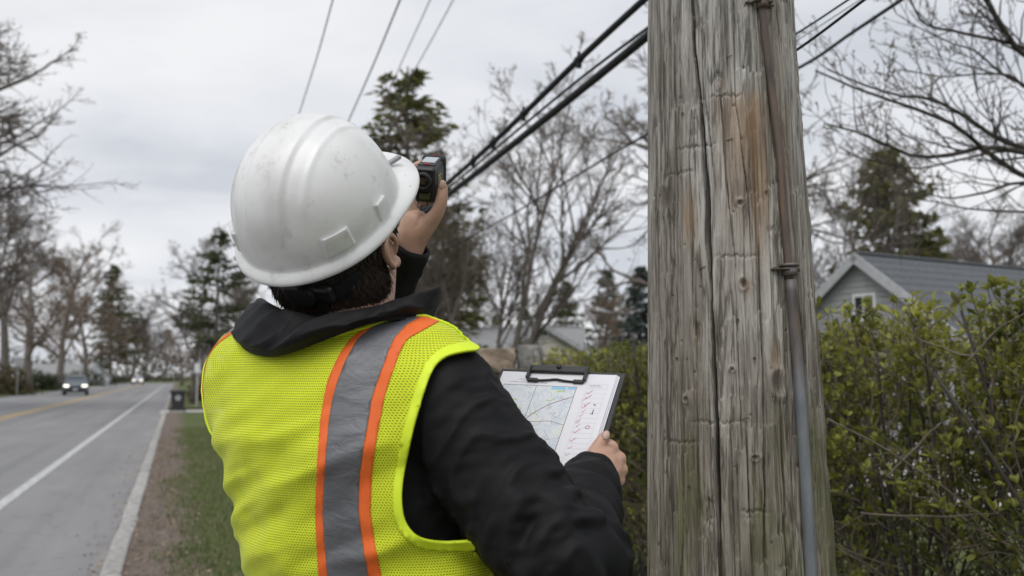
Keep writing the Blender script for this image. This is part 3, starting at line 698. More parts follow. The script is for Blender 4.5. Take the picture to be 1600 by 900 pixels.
# near bare tree at the right edge: trunk outside the frame, limbs reaching in
def near_tree():
    g = np.random.default_rng(91); b = at(1850, 588, 7.6)
    t = thing('bare_tree', 'nearby bare tree whose dark limbs reach in from the right edge', TREE, (b[0], b[1], .1))
    def pl(D0, D1, pts):
        n = len(pts); return catmull([at(x, y, D0+(D1-D0)*i/(n-1)) for i, (x, y) in enumerate(pts)], 16)
    T = catmull([(b[0]+.1, b[1], .05), (b[0]+.05, b[1], 1.3), at(1820, 330, 7.5), at(1790, 60, 7.4), at(1760, -300, 7.4)], 20)
    V, F = tube(T, np.linspace(.15, .06, 20), 12); mk('trunk', V, F, M_bark, t, smooth=True)
    limbs = [(.030, pl(7.5, 6.6, [(1822, 330), (1720, 265), (1640, 245), (1545, 230), (1495, 241), (1430, 245), (1370, 220), (1300, 195)])),
             (.026, pl(7.5, 6.4, [(1822, 390), (1700, 320), (1600, 276), (1545, 240), (1500, 204), (1450, 180), (1390, 160), (1330, 140), (1275, 116)])),
             (.024, pl(7.5, 6.9, [(1815, 300), (1690, 250), (1600, 232), (1560, 218), (1510, 185), (1455, 158), (1400, 154), (1340, 136), (1290, 115)])),
             (.028, pl(7.5, 6.9, [(1800, 180), (1690, 120), (1600, 86), (1575, 55), (1545, 10), (1520, -50), (1500, -120)])),
             (.018, pl(7.4, 6.9, [(1690, 120), (1610, 80), (1560, 65), (1500, 55), (1450, 42), (1428, 10), (1410, -40)])),
             (.018, pl(7.5, 7.0, [(1822, 360), (1720, 300), (1600, 287), (1540, 302), (1490, 312), (1440, 308)])),
             (.014, pl(7.4, 6.9, [(1700, 140), (1610, 140), (1580, 118), (1530, 115), (1470, 120), (1400, 105)])),
             (.016, pl(7.5, 7.1, [(1810, 240), (1700, 170), (1620, 140), (1570, 120), (1520, 80), (1480, 70), (1400, 30)])),
             (.014, pl(7.6, 7.2, [(1825, 420), (1700, 345), (1600, 330), (1540, 328), (1470, 318), (1390, 300)])),
             (.013, pl(7.5, 7.0, [(1640, 245), (1570, 236), (1500, 250), (1440, 265), (1380, 255), (1310, 240)])),
             (.016, pl(7.4, 7.2, [(1790, 60), (1700, 20), (1640, -10), (1590, -8), (1540, -30)]))]
    P = []; Rr = []
    for r, p in limbs:
        p = p+np.cumsum(g.normal(0, .006, p.shape), 0)*np.linspace(0, 1, len(p))[:, None]
        V, F = tube(p, np.linspace(r, r*.22, len(p)), 7); mk('limb', V, F, M_twigd, t, smooth=True)
        P.append(p); Rr.append(r)
    st = []; dr = []; ln = []; ra = []
    for p, r in zip(P, Rr):
        T_ = np.gradient(p, axis=0); T_ /= np.linalg.norm(T_, axis=1, keepdims=True)
        for k in range(15):
            i = int(3+12.9*g.random()); f = i/15
            o = p[i]+(p[min(i+1, 15)]-p[i])*g.random(); v = rand_unit(1, g)[0]; v -= T_[i]*np.dot(v, T_[i]); v = unit(v); a = R(g.normal(48, 12))
            v[2] = abs(v[2])*.9 if g.random() < .75 else v[2]
            st.append(o); dr.append(unit(T_[i]*math.cos(a)+v*math.sin(a)+np.array((0, 0, .15)))); ln.append(.65*(1.15-.6*f)*g.uniform(.4, 1.3)); ra.append(max(.0035, r*(1-.75*f)*.42))
    spec = [(6, .12, .03, 3.2, .2, 44, 12, .5, .6), (5, .14, .02, 2.0, .2, 44, 12, .5, .65), (4, .16, .02, 0, 0, 0, 0, 0, 0)]
    lv = grow(np.array(st), np.array(dr), np.array(ln), np.array(ra), spec, g, .4)
    V, F = seg_mesh(lv, 4, .0016); mk('twigs', V, F, M_twigd, t)
    C = np.concatenate([lv[2][0][:, -1], lv[1][0][:, -1], lv[2][0][:, 2], lv[1][0][:, 3]]); C = C[g.random(len(C)) < .7]
    V, F, tn = flecks(np.repeat(C, 2, 0)+g.normal(0, .004, (2*len(C), 3)), .009, g, g.random(2*len(C))); mk('bud_clusters', V, F, M_bud, t, tone=tn)
near_tree()

# shrubs: leaf faces through an uneven volume
def shrub(name, label, px, D, size, m, seed, n=2600, z=.05, leaf=.12):
    g = np.random.default_rng(seed); b = at(px, 588, D); t = thing(name, label, 'shrub', (b[0], b[1], z))
    d = rand_unit(n, g); d[:, 2] = np.abs(d[:, 2]); r = g.random(n)**.33*(.8+.35*fbm(d*2.2, 3, seed)); C = d*r[:, None]*np.asarray(size)
    V, F, tn = flecks(C, leaf, g, np.clip(.5+.6*fbm(C*1.3, 3, seed)+g.normal(0, .2, n), 0, 1)); mk('foliage', V, F, m, t, tone=tn, local=True)
    k = 14; a = g.random(k)*6.28; P0 = np.stack((np.cos(a)*.1, np.sin(a)*.1, a*0), 1); P1 = rand_unit(k, g)*np.asarray(size)*.7; P1[:, 2] = np.abs(P1[:, 2])
    V, F = sticks(P0, P1, np.full(k, .03), np.full(k, .01), 5); mk('stem', V, F, M_twigd, t, local=True)
shrub('shrub', 'brown rounded shrub at the left edge behind the sign post', 4, 80, (3.4, 1.5, 2.9), M_shrubb, 1)
shrub('shrub', 'dark evergreen shrub left of the silver blue car', 62, 104, (3.0, 1.5, 2.6), M_shrub, 2)
shrub('shrub', 'dark evergreen shrub behind the silver blue car', 134, 152, (5.2, 2, 3.2), M_shrub, 3)
shrub('shrub', 'low olive shrub between the two cars', 170, 205, (5.0, 2, 3.0), M_shrub, 4)
shrub('shrub', 'brown shrub behind the silver blue car, left of its roof', 92, 125, (3.2, 1.5, 2.2), M_shrubb, 5)
shrub('shrub', 'brown shrub below the tall open pine', 350, 58, (2.6, 1.6, 1.5), M_shrubb, 6)
shrub('shrub', 'dark shrub under the blue green spruce beside the pole', 985, 26, (1.3, .8, 1.55), M_shrub, 8, leaf=.07)
shrub('shrub', 'brown shrub behind the boulder wall', 700, 24, (1.6, .8, 1.75), M_shrubb, 9, leaf=.07)

# far wood closing the view
def treeline():
    g = np.random.default_rng(77); n = 42000
    x = g.uniform(-330, 330, n); top = 9+4.5*fbm(np.stack((x*.04, x*0, x*0), 1), 4, 5)+2.2*fbm(np.stack((x*.3, x*0, x*0), 1), 3, 6)
    zf = g.random(n)**1.4; y = 330+g.uniform(-10, 12, n)+np.abs(x)*-.12; C = np.stack((x, y, zf*top), 1)
    V, F, t = flecks(C, .55, g, np.clip(.5+.7*fbm(C*.08, 3, 8)+g.normal(0, .15, n), 0, 1))
    o = mk('treeline', V, F, leafmat('far_wood', (.055, .058, .035), (.17, .135, .11), .2), tone=t); tag(o, 'hazy far wood along the horizon', 'trees', kind='stuff')
treeline()

# ================================================================ hedge behind the pole
M_hleaf = leafmat('fresh_hedge_leaf', (.058, .082, .018), (.40, .40, .085), .38, .45)
def hedge():
    g = np.random.default_rng(19); U0, U1, V0, V1 = 2.35, 3.25, 1.2, 6.7
    c = road((U0+U1)/2, (V0+V1)/2, .1); t = thing('hedge', 'yellow green leafing hedge with dark stems running behind the pole', 'hedge', c)
    n = 230
    v = g.uniform(V0, V1, n); u = U0+.2+(U1-U0-.35)*g.random(n)**.9
    P0 = np.stack([u*_ca-v*_sa, u*_sa+v*_ca, np.full(n, .1)], 1)
    D0 = g.normal(0, .16, (n, 3)); D0[:, 2] = 1; D0 /= np.linalg.norm(D0, axis=1, keepdims=True)
    top = 1.60+.10*fbm(np.stack((v*1.2, u*0, u*0), 1), 3, 4)+.05*g.normal(0, 1, n)
    spec = [(9, .06, .02, 17, .12, 46, 14, .25, .5), (5, .16, .04, 4.5, .2, 45, 15, .5, .6), (3, .18, .05, 0, 0, 0, 0, 0, 0)]
    lv = grow(P0, D0, top, g.uniform(.004, .010, n), spec, g, .45)
    for p, r in zip(*lv[0]):
        V, F = tube(p, r, 6); mk('stem', V, F, M_twigd, t, smooth=True)
    lim = 1.745
    def inside(P):
        uu = P[..., 0]*_ca+P[..., 1]*_sa; vv = -P[..., 0]*_sa+P[..., 1]*_ca
        zl = lim+.035-.11*sstep(2.8, 4.6, vv)+.07*fbm(np.stack((vv*2.1, uu*2, uu*0), -1), 3, 31)
        return (uu > U0-.12+.1*fbm(np.stack((vv*1.6, P[..., 2]*1.6, uu*0), -1), 2, 33)) & (uu < U1+.15) & (P[..., 2] < zl) & (P[..., 2] > .12) & (vv < V1+.1)
    tw = []
    for p, r in lv[1:]:
        k = inside(p[:, -1]); tw.append((p[k], r[k]))
    V, F = seg_mesh(tw, 4, .0013); o = mk('twigs', V, F, mat('hedge_twig', (.10, .082, .062), (.20, .165, .12), 9, .9), t); tag(o, kind='stuff')
    # a few long bare whips crossing the front
    for q in ([(1292, 655), (1420, 725), (1545, 815), (1640, 880)], [(1345, 802), (1440, 808), (1560, 804)], [(1600, 620), (1588, 690), (1606, 760)], [(1512, 565), (1560, 515), (1600, 490)], [(1385, 745), (1440, 690), (1478, 655)]):
        k = len(q); P = catmull([at(x, y, 3.05) for x, y in q], 14); P += np.cumsum(g.normal(0, .0018, P.shape), 0); V, F = tube(P, np.linspace(.0036, .0020, 14), 6); mk('whip', V, F, M_twigw, t, smooth=True)
    # leaves in small rosettes at the twig ends
    tips = np.concatenate((tw[1][0][:, -1], tw[1][0][:, 1], tw[0][0][:, -1], tw[0][0][:, 2])); tdir = np.concatenate((tw[1][0][:, -1]-tw[1][0][:, -2], tw[1][0][:, 2]-tw[1][0][:, 1], tw[0][0][:, -1]-tw[0][0][:, -2], tw[0][0][:, 3]-tw[0][0][:, 2]))
    zz = tips[:, 2]; uu = tips[:, 0]*_ca+tips[:, 1]*_sa
    pr = np.clip(.36+.55*sstep(.7, 1.5, zz)+.55*fbm(tips*2.6, 2, 44)-.25*sstep(2.8, 3.2, uu)*(zz < 1.5), .05, 1); keep = g.random(len(tips)) < pr
    tips, tdir = tips[keep], tdir[keep]; tdir = tdir/np.linalg.norm(tdir, axis=1, keepdims=True)
    m = 4; C = np.repeat(tips, m, 0); A = np.repeat(tdir, m, 0); N = len(C)
    w = np.cross(A, rand_unit(N, g)); w /= np.linalg.norm(w, axis=1, keepdims=True); sp = g.uniform(.5, 1.25, N)[:, None]
    ax = A*np.cos(sp)+w*np.sin(sp); ax[:, 2] += .25; ax /= np.linalg.norm(ax, axis=1, keepdims=True)
    nr = np.cross(ax, np.cross(np.array([[0, 0, 1.]])+.5*rand_unit(N, g), ax)); nr /= np.linalg.norm(nr, axis=1, keepdims=True)+1e-9; sd_ = np.cross(ax, nr)
    s = g.uniform(.015, .044, N)*np.repeat(g.uniform(.75, 1.25, len(tips)), m); tone = np.clip(np.repeat(.5+.45*fbm(tips*3, 2, 7)+g.normal(0, .15, len(tips)), m)+g.normal(0, .12, N)+.18*(C[:, 2]-1.2), 0, 1)
    base = np.array([(0, 0, 0), (.3, .2, .07), (.68, .23, .06), (1, 0, -.05), (.68, -.23, .06), (.3, -.2, .07), (.5, 0, -.01)])
    Fl = np.array([[0, 6, 2, 1], [6, 3, 3, 2]])
    FL = [[0, 6, 1], [1, 6, 2], [2, 6, 3], [3, 6, 4], [4, 6, 5], [5, 6, 0]]
    Mx = np.stack((ax, sd_, nr), 2)                       # local -> world
    px = proj(C); dist = C[:, 1]; uu = C[:, 0]*_ca+C[:, 1]*_sa
    vis = ((px[:, 0] > 1300) & (px[:, 0] < 1595) | (px[:, 0] > 985) & (px[:, 0] < 1012)) & (px[:, 1] < 890) & (px[:, 1] > 440) & (uu < U0+.14)
    score = np.where(vis, s/dist, 0); top300 = np.argsort(-score)[:290]; big = np.zeros(N, bool); big[top300] = True
    tl = np.repeat(tone[~big], 7)
    V = (np.einsum('nij,kj->nki', Mx[~big], base)*s[~big, None, None]+C[~big, None]).reshape(-1, 3)
    F = ((np.arange((~big).sum())*7)[:, None, None]+np.array(FL)[None]).reshape(-1, 3)
    o = mk('leaves', V, F, M_hleaf, t, tone=tl); tag(o, kind='stuff')
    shades = [mesh_data('leaf', base, FL, M_hleaf, tone=np.full(7, q)) for q in (.2, .4, .6, .8, .95)]
    for i in top300:
        o = bpy.data.objects.new('leaf', shades[min(4, int(tone[i]*5))]); COL.objects.link(o); o.parent = t
        Mt = Matrix([list(Mx[i][0]*s[i])+[C[i][0]-c[0]], list(Mx[i][1]*s[i])+[C[i][1]-c[1]], list(Mx[i][2]*s[i])+[C[i][2]-c[2]], [0, 0, 0, 1]]); o.matrix_local = Mt
    print('hedge leaves', N)
hedge()
# pale paving glimpsed through the hedge
def ground_quad(name, pix, z, m):
    V = []
    for x, y in pix:
        u = (x-800)/FPX; w = (450-y)/FPX; d = np.array((u, _cp-w*_sp, _sp+w*_cp)); V.append(np.array((0, 0, ZC))+d*((z-ZC)/d[2]))
    return tag(mk(name, np.array(V), [[0, 1, 2, 3]], m), kind='structure')
ground_quad('paved_yard', [(1230, 775), (1700, 800), (1620, 700), (1260, 700)], .16, M_conc)

# ================================================================ utility pole
def optical_depth(P): return P[1]*_cp+(P[2]-ZC)*_sp
PD = 2.12
_pb, _pt = at(1156.5, 900, PD), at(1124.5, 0, PD)
_rb, _rt = 143/FPX*optical_depth(_pb)*.995, 110.5/FPX*optical_depth(_pt)*.995
def pole_axis(z):
    z = np.asarray(z, float); f = (z-_pb[2])/(_pt[2]-_pb[2]); f2 = np.where(f > 1.05, 1.05+(f-1.05)*.15, f)
    c = _pb[None]+(_pt-_pb)[None]*np.clip(f, -.1, 12)[..., None] if z.ndim else _pb+(_pt-_pb)*f
    r = _rb+(_rt-_rb)*np.where(f > 1.05, 1.05+(f-1.05)*.12, np.where(f < -.1, -.1+(f+.1)*.3, f))
    return c[..., 0], r
def pole_xyz(ang, z, off=0):
    """ang: 0 faces the camera, positive to the right"""
    cx, r = pole_axis(z); return np.stack((cx+np.sin(ang)*(r+off), PD-np.cos(ang)*(r+off), z), -1)
def pole_pick(px, py):
    """surface angle and height of the pole under a photo pixel"""
    z = at(px, py, PD-.1)[2]
    for _ in range(4):
        cx, r = pole_axis(np.array([z])); cx, r = cx[0], r[0]; x = (px-800)/FPX
        # ray (x*t, t) hits the circle
        k = optical_depth(np.array((0, PD-.15, z)))/(PD-.15); x = x*k
        a = x*x+1; b = -2*(cx*x+PD); c = cx*cx+PD*PD-r*r; t = (-b-math.sqrt(max(0, b*b-4*a*c)))/(2*a)
        z = at(px, py, t)[2]
    return math.atan2(x*t-cx, PD-t), z
def pole_wood():
    m, n, l, b = nodes('weathered_pole_wood'); b.inputs['Roughness'].default_value = .9; b.inputs['Specular IOR Level'].default_value = .2
    fine = add_noise(n, l, 75, 9, (1, 1, .065), rough=.72, dist=.25); broad = add_noise(n, l, 7, 5, (1, 1, .16), dist=.6); mid = add_noise(n, l, 24, 6, (1, 1, .08), dist=.5)
    c1 = add_ramp(n, l, fine.outputs[0], [(.28, (.12, .105, .09)), (.41, (.32, .292, .258)), (.54, (.47, .438, .392)), (.70, (.61, .575, .525))])
    c2 = add_ramp(n, l, broad.outputs[0], [(.33, (.40, .378, .35)), (.47, (.72, .70, .67)), (.56, (.88, .868, .85)), (.68, (1.0, .995, .985))])
    tcp = n.new('ShaderNodeTexCoord'); spp = n.new('ShaderNodeSeparateXYZ'); l.new(tcp.outputs['Object'], spp.inputs[0]); hb = n.new('ShaderNodeMath'); hb.operation = 'MULTIPLY_ADD'; l.new(broad.outputs[0], hb.inputs[0]); hb.inputs[1].default_value = 1.1; l.new(spp.outputs[2], hb.inputs[2])
    mh = n.new('ShaderNodeMapRange'); mh.inputs[1].default_value = 1.72; mh.inputs[2].default_value = 2.95; l.new(hb.outputs[0], mh.inputs[0])   # bleached dry wood plus painted-in light higher up, damp wood and shade below
    cg = add_ramp(n, l, fine.outputs[0], [(.28, (.18, .176, .170)), (.41, (.44, .434, .422)), (.54, (.63, .622, .608)), (.70, (.74, .732, .72))])
    c0 = add_mix(n, l, mh.outputs[0], c1.outputs[0], cg.outputs[0])
    c = add_mix(n, l, 1.0, c0, c2.outputs[0], 'MULTIPLY')
    c = add_mix(n, l, .55, c, add_ramp(n, l, mid.outputs[0], [(.36, (.55, .51, .46)), (.55, (1, 1, 1))]).outputs[0], 'MULTIPLY')
    ln = add_noise(n, l, 30, 5, (1, 1, .045), rough=.62, dist=.8); c = add_mix(n, l, .8, c, add_ramp(n, l, ln.outputs[0], [(.455, (1, 1, 1)), (.49, (.30, .28, .25)), (.505, (.30, .28, .25)), (.535, (1, 1, 1))]).outputs[0], 'MULTIPLY')
    ln2 = add_noise(n, l, 60, 5, (1, 1, .07), rough=.65, dist=.8); c = add_mix(n, l, .45, c, add_ramp(n, l, ln2.outputs[0], [(.47, (1, 1, 1)), (.495, (.4, .38, .35)), (.53, (1, 1, 1))]).outputs[0], 'MULTIPLY')
    def attr(nm):
        a = n.new('ShaderNodeAttribute'); a.attribute_name = nm; return a.outputs['Fac']
    rn = add_noise(n, l, 34, 6, (1, 1, .12)); rs = add_ramp(n, l, rn.outputs[0], [(.3, (.13, .08, .045)), (.7, (.40, .27, .165))])
    c = add_mix(n, l, attr('rust'), c, rs.outputs[0])
    c = add_mix(n, l, attr('algae'), c, add_ramp(n, l, fine.outputs[0], [(.3, (.075, .082, .035)), (.7, (.19, .195, .085))]).outputs[0])
    c = add_mix(n, l, attr('knot'), c, (.115, .095, .08))
    l.new(c, b.inputs['Base Color'])
    p = add_bump(n, l, b, fine.outputs[0], 1.0, .006); p = add_bump(n, l, b, mid.outputs[0], .8, .012, p); nb = add_noise(n, l, 260, 4, (1, 1, .05)); add_bump(n, l, b, nb.outputs[0], .5, .001, p)
    return m
M_pole = pole_wood()
def build_pole():
    t = thing('utility_pole', 'weathered grey wooden utility pole, deeply cracked, with a rusty conduit', 'utility pole', (_pb[0]+.03, PD, .08))
    na_f, na_b = 400, 50
    ang = np.concatenate((np.linspace(-1.75, 1.75, na_f), np.linspace(1.75, 2*math.pi-1.75, na_b+2)[1:-1])); k = len(ang)
    zz = np.concatenate((np.linspace(.0, .9, 20)[:-1], np.linspace(.9, 2.42, 600), np.linspace(2.42, 8.5, 60)[1:]))
    A, Z = np.meshgrid(ang, zz); cx, r = pole_axis(Z.ravel()); cx = cx.reshape(A.shape); r = r.reshape(A.shape)
    d = np.zeros_like(A); rust = np.zeros_like(A); alg = np.zeros_like(A); knot = np.zeros_like(A)
    # knots push the grain aside
    Aw = A.copy()
    for px, py, wr, hr, dp in ((1040, 312, .020, .030, .004), (1215, 598, .017, .026, .007), (1161, 443, .008, .012, .005), (1122, 130, .010, .016, -.006), (1072, 624, .006, .007, .004), (1144, 577, .005, .005, .004), (1156, 317, .007, .007, .005), (1180, 715, .008, .006, .004), (1092, 520, .006, .016, -.003), (1105, 800, .012, .02, -.004)):
        a0, z0 = pole_pick(px, py); da = np.angle(np.exp(1j*(A-a0)))*r; dz = Z-z0; q = np.sqrt((da/wr)**2+(dz/hr)**2)
        Aw = Aw+np.sign(da)*.05*np.exp(-q*q*.35)*(np.abs(da) > 0)*(1-np.exp(-(da/wr)**2*4))
        d += dp*.6*np.exp(-((q-1.05)/.35)**2)-abs(dp)*.9*np.exp(-(q/.7)**2)+dp*.5*np.exp(-q*q*.25)
        if dp > .003: knot = np.maximum(knot, .75*np.exp(-(q/.75)**4))
    G = np.stack((np.sin(Aw)*r*1., np.cos(Aw)*r, Z*1.), -1)
    # fibres: long ridges and splintered flakes
    d += .0032*fbm(G*np.array((28, 28, 1.4)), 4, 2)+.0022*fbm(G*np.array((90, 90, 4.5)), 3, 5)+.0016*(1-2.5*np.abs(fbm(G*np.array((48, 48, 1.8)), 3, 8)))
    wob = .012*fbm(np.stack((Z*3, A*0, A*0), -1), 3, 12)
    def crack(pix, w, depth, seed):
        """a split following the traced line; the wood gapes and its lips curl"""
        nonlocal d
        pts = np.array([pole_pick(*p) for p in pix]); o = np.argsort(pts[:, 1]); pts = pts[o]
        ac = np.interp(Z, pts[:, 1], pts[:, 0]); ac = ac+(.0010+.4*w)*fbm(np.stack((Z*18, Z*0+seed, Z*0), -1), 4, seed)/r*1.0
        da = np.abs(A-ac)*r; fade = sstep(pts[0, 1]-.02, pts[0, 1]+.05, Z)*(1-sstep(pts[-1, 1]-.05, pts[-1, 1]+.02, Z))
        wv = w*(.65+.6*(fbm(np.stack((Z*6, Z*0, Z*0+seed), -1), 3, seed+3)+.5)); wv = np.maximum(wv, .0004)
        d -= depth*fade*np.exp(-(da/wv)**4); d -= .0008*fade*np.exp(-(da/(wv*3))**2)
    crack([(1078, -60), (1085, 80), (1096, 180), (1104, 300), (1110, 450), (1118, 600), (1122, 750), (1127, 960)], .0036, .065, 1)
    for i, (p, w, dp) in enumerate([([(1052, 60), (1058, 300), (1060, 520)], .0012, .010), ([(1125, 130), (1135, 280), (1150, 420)], .0012, .010), ([(1186, 380), (1192, 560), (1196, 900)], .0016, .014), ([(1217, 610), (1224, 740), (1232, 960)], .0018, .016),
                        ([(1145, -40), (1150, 160), (1168, 300), (1176, 420)], .001, .008), ([(1240, 80), (1250, 260), (1262, 480), (1272, 760)], .0016, .013), ([(1150, 480), (1157, 640), (1160, 700)], .001, .009), ([(1040, 420), (1042, 700), (1038, 960)], .001, .008), ([(1085, 480), (1090, 700), (1092, 940)], .0009, .006), ([(1165, 640), (1170, 760), (1180, 960)], .001, .008),
                        ([(1208, -40), (1222, 100), (1238, 330), (1248, 420)], .0014, .012), ([(1030, -40), (1032, 160), (1035, 300)], .0009, .007), ([(1100, 140), (1112, 240), (1118, 300)], .001, .008), ([(1256, 500), (1268, 700), (1280, 940)], .0014, .011), ([(1066, 640), (1068, 800), (1064, 930)], .0009, .007), ([(1140, 640), (1146, 800), (1150, 960)], .0008, .006)]):
        crack(p, w, dp, 20+i)
    # many hairline checks
    g = np.random.default_rng(4)
    def win(a0, da_, z0, z1):
        i0, i1 = np.searchsorted(zz, (z0, z1)); j0, j1 = np.searchsorted(ang, (a0-da_, a0+da_)); return slice(i0, i1), slice(j0, j1)
    for i in range(260):
        a0 = g.uniform(-1.5, 1.5); z0 = g.uniform(.95, 2.35); L = g.uniform(.03, .26); w = win(a0, .12, z0-L, z0+L); a_, z_, r_ = A[w], Z[w], r[w]
        da = np.abs(a_-a0-.012*np.sin(z_*11+i)-wob[w]/r_*.3)*r_; d[w] -= g.uniform(.002, .006)*np.exp(-(da/g.uniform(.0006, .0013))**2)*np.clip(1-((z_-z0)/L)**2, 0, 1)
    # torn flakes: shallow steps with a ragged lower lip
    for i in range(150):
        a0 = g.uniform(-1.45, 1.45); z0 = g.uniform(.95, 2.35); wd_ = g.uniform(.004, .022); L = g.uniform(.015, .09); w = win(a0, .2, z0-.03, z0+L+.03); a_, z_, r_ = A[w], Z[w], r[w]
        da = (a_-a0)*r_; lip = z0+.010*fbm(np.stack((a_*45, a_*0+i, a_*0), -1), 3, i)+.25*da
        d[w] -= g.uniform(.0015, .004)*sstep(0, .002, z_-lip)*np.clip(1-(z_-lip)/L, 0, 1)*np.clip(1-(da/wd_)**4, 0, 1)
    # splinters standing proud
    for i in range(120):
        a0 = g.uniform(-1.45, 1.45); z0 = g.uniform(.95, 2.35); L = g.uniform(.01, .06); w = win(a0, .05, z0-L, z0+L); a_, z_, r_ = A[w], Z[w], r[w]
        da = (a_-a0-.03*(z_-z0))*r_; d[w] += g.uniform(.001, .0028)*np.exp(-(da/g.uniform(.001, .0022))**2)*np.clip(1-((z_-z0)/L)**2, 0, 1)
    # climbing-spur and strap scars
    for px, py, w, dep in ((1133, 150, .035, .004), (1085, 230, .05, .003), (1150, 400, .05, .003), (1120, 660, .06, .003), (1180, 800, .03, .003), (1060, 270, .04, .003), (1060, 690, .05, .003)):
        a0, z0 = pole_pick(px, py); da = (A-a0)*r; q = z0+.006*fbm(np.stack((A*40, A*0+px, A*0), -1), 3, int(px)); d -= dep*np.exp(-((Z-q)/.0028)**2)*np.clip(1-(da/w)**4, 0, 1)
    # pits and old nail holes
    for i in range(70):
        a0 = g.uniform(-1.4, 1.4); z0 = g.uniform(.95, 2.35); w = win(a0, .06, z0-.015, z0+.015); q = (((A[w]-a0)*r[w])**2+((Z[w]-z0)*.7)**2); d[w] -= .005*np.exp(-q/g.uniform(.001, .0022)**2)
    # stains: rust run below the strap, green film low down on the right
    nz = fbm(G*np.array((16, 16, 2.2)), 4, 40); nz2 = fbm(G*np.array((30, 30, 1.2)), 4, 43)
    a1, z1 = pole_pick(1172, 250); dz = Z-z1; sp = np.exp(-(((A-a1-.05*(-dz))*r)/.048)**2); rust = np.maximum(rust, .95*sp*sstep(-.36, .0, dz)*(1-sstep(.10, .17, dz))*sstep(-.35, .25, nz2+.15))
    a1, z1 = pole_pick(1166, 445); rust = np.maximum(rust, .8*np.exp(-(((A-a1)*r)/.011)**2-((Z-z1)/.02)**2)); a1, z1 = pole_pick(1211, 555); rust = np.maximum(rust, .7*np.exp(-(((A-a1)*r)/.012)**2-((Z-z1)/.03)**2))
    for px, py, w, h in ((1089, 525, .004, .02), (1098, 620, .004, .03), (1050, 620, .003, .04), (1130, 130, .01, .02), (1075, 340, .02, .05), (1225, 220, .012, .25), (1233, 420, .014, .12)):
        a1, z1 = pole_pick(px, py); rust = np.maximum(rust, .6*np.exp(-(((A-a1)*r)/w)**2-((Z-z1)/h)**2)*sstep(-.3, .3, nz2+.1))
    alg = np.clip(.6*sstep(.15, .6, nz+.55*sstep(1.55, 1.1, Z)+.5*sstep(.2, 1.2, A)-.25), 0, .8)*sstep(2.3, 1.3, Z)
    a1, z1 = pole_pick(1224, 760); alg = np.maximum(alg, .8*np.exp(-(((A-a1)*r)/.012)**2)*sstep(1.55, 1.4, Z)*sstep(-.3, .2, nz2)); alg = np.maximum(alg, .5*sstep(1.2, 1.5, A)*sstep(-.4, .3, nz2))
    rr = r+d; P = np.stack((cx+np.sin(A)*rr, PD-np.cos(A)*rr, Z), -1).reshape(-1, 3); ni = len(zz)
    i, j = np.meshgrid(np.arange(ni-1), np.arange(k), indexing='ij'); i = i.ravel(); j = j.ravel(); j2 = (j+1) % k
    F = np.stack((i*k+j, i*k+j2, (i+1)*k+j2, (i+1)*k+j), 1)
    o = mk('wooden_shaft', P, F, M_pole, t, smooth=True)
    for nm, arr in (('rust', rust), ('algae', alg), ('knot', knot)):
        a = o.data.attributes.new(nm, 'FLOAT', 'POINT'); a.data.foreach_set('value', arr.ravel().astype(np.float32))
    # old nails and staples left in the wood
    M_nl = mat('rusted_iron', (.07, .05, .04), (.13, .085, .06), 60, .7, metal=.4)
    for k_, (px, py) in enumerate(((1140, 220), (1068, 178), (1152, 500), (1098, 420), (1196, 300), (1060, 560), (1166, 655), (1078, 760), (1178, 560), (1140, 90))):
        a0, z0 = pole_pick(px, py); q0 = pole_xyz(np.array(a0), np.array(z0), -.006); q1 = pole_xyz(np.array(a0), np.array(z0), .0035)
        if k_ % 3: mk('nail', *tube([q0, q1, q1+(q1-q0)*.12], [.0016, .0016, .0034], 8), M_nl, t)
        else:
            w_ = .0055; e0, e1 = pole_xyz(np.array(a0-w_/.17), np.array(z0), -.004), pole_xyz(np.array(a0+w_/.17), np.array(z0+.004), -.004); f0, f1 = pole_xyz(np.array(a0-w_/.17), np.array(z0), .003), pole_xyz(np.array(a0+w_/.17), np.array(z0+.004), .003); mk('staple', *tube([e0, f0, f1, e1], .0009, 6), M_nl, t)
    # conduit
    m, n, l, b = nodes('rusty_conduit'); b.inputs['Roughness'].default_value = .6; b.inputs['Metallic'].default_value = .25
    tc = n.new('ShaderNodeTexCoord'); sp_ = n.new('ShaderNodeSeparateXYZ'); l.new(tc.outputs['Object'], sp_.inputs[0])
    nz_ = add_noise(n, l, 30, 6, (1, 1, .12)); ad = n.new('ShaderNodeMath'); ad.operation = 'MULTIPLY_ADD'; l.new(nz_.outputs[0], ad.inputs[0]); ad.inputs[1].default_value = .9; l.new(sp_.outputs[2], ad.inputs[2])
    rp = add_ramp(n, l, ad.outputs[0], [(0, (.20, .215, .235)), (1, (.2, .2, .2))]); mr = n.new('ShaderNodeMapRange'); mr.inputs[1].default_value = 1.44-.08+.45; mr.inputs[2].default_value = 1.72-.08+.45; l.new(ad.outputs[0], mr.inputs[0])
    rn = add_noise(n, l, 45, 5, (1, 1, .25)); rust_c = add_ramp(n, l, rn.outputs[0], [(.32, (.062, .052, .047)), (.52, (.115, .088, .072)), (.66, (.15, .105, .075)), (.76, (.25, .14, .07))]); grey = add_ramp(n, l, rn.outputs[0], [(.3, (.15, .162, .178)), (.7, (.235, .25, .27))])
    l.new(add_mix(n, l, mr.outputs[0], grey.outputs[0], rust_c.outputs[0]), b.inputs['Base Color']); add_bump(n, l, b, rn.outputs[0], .4, .001)
    pp = []
    for q in ((1180, -60), (1186, 10), (1199, 120), (1214, 250), (1227, 425), (1239, 560), (1251, 740), (1260, 900), (1263, 990)):
        a0, z0 = pole_pick(*q); pp.append((a0, z0))
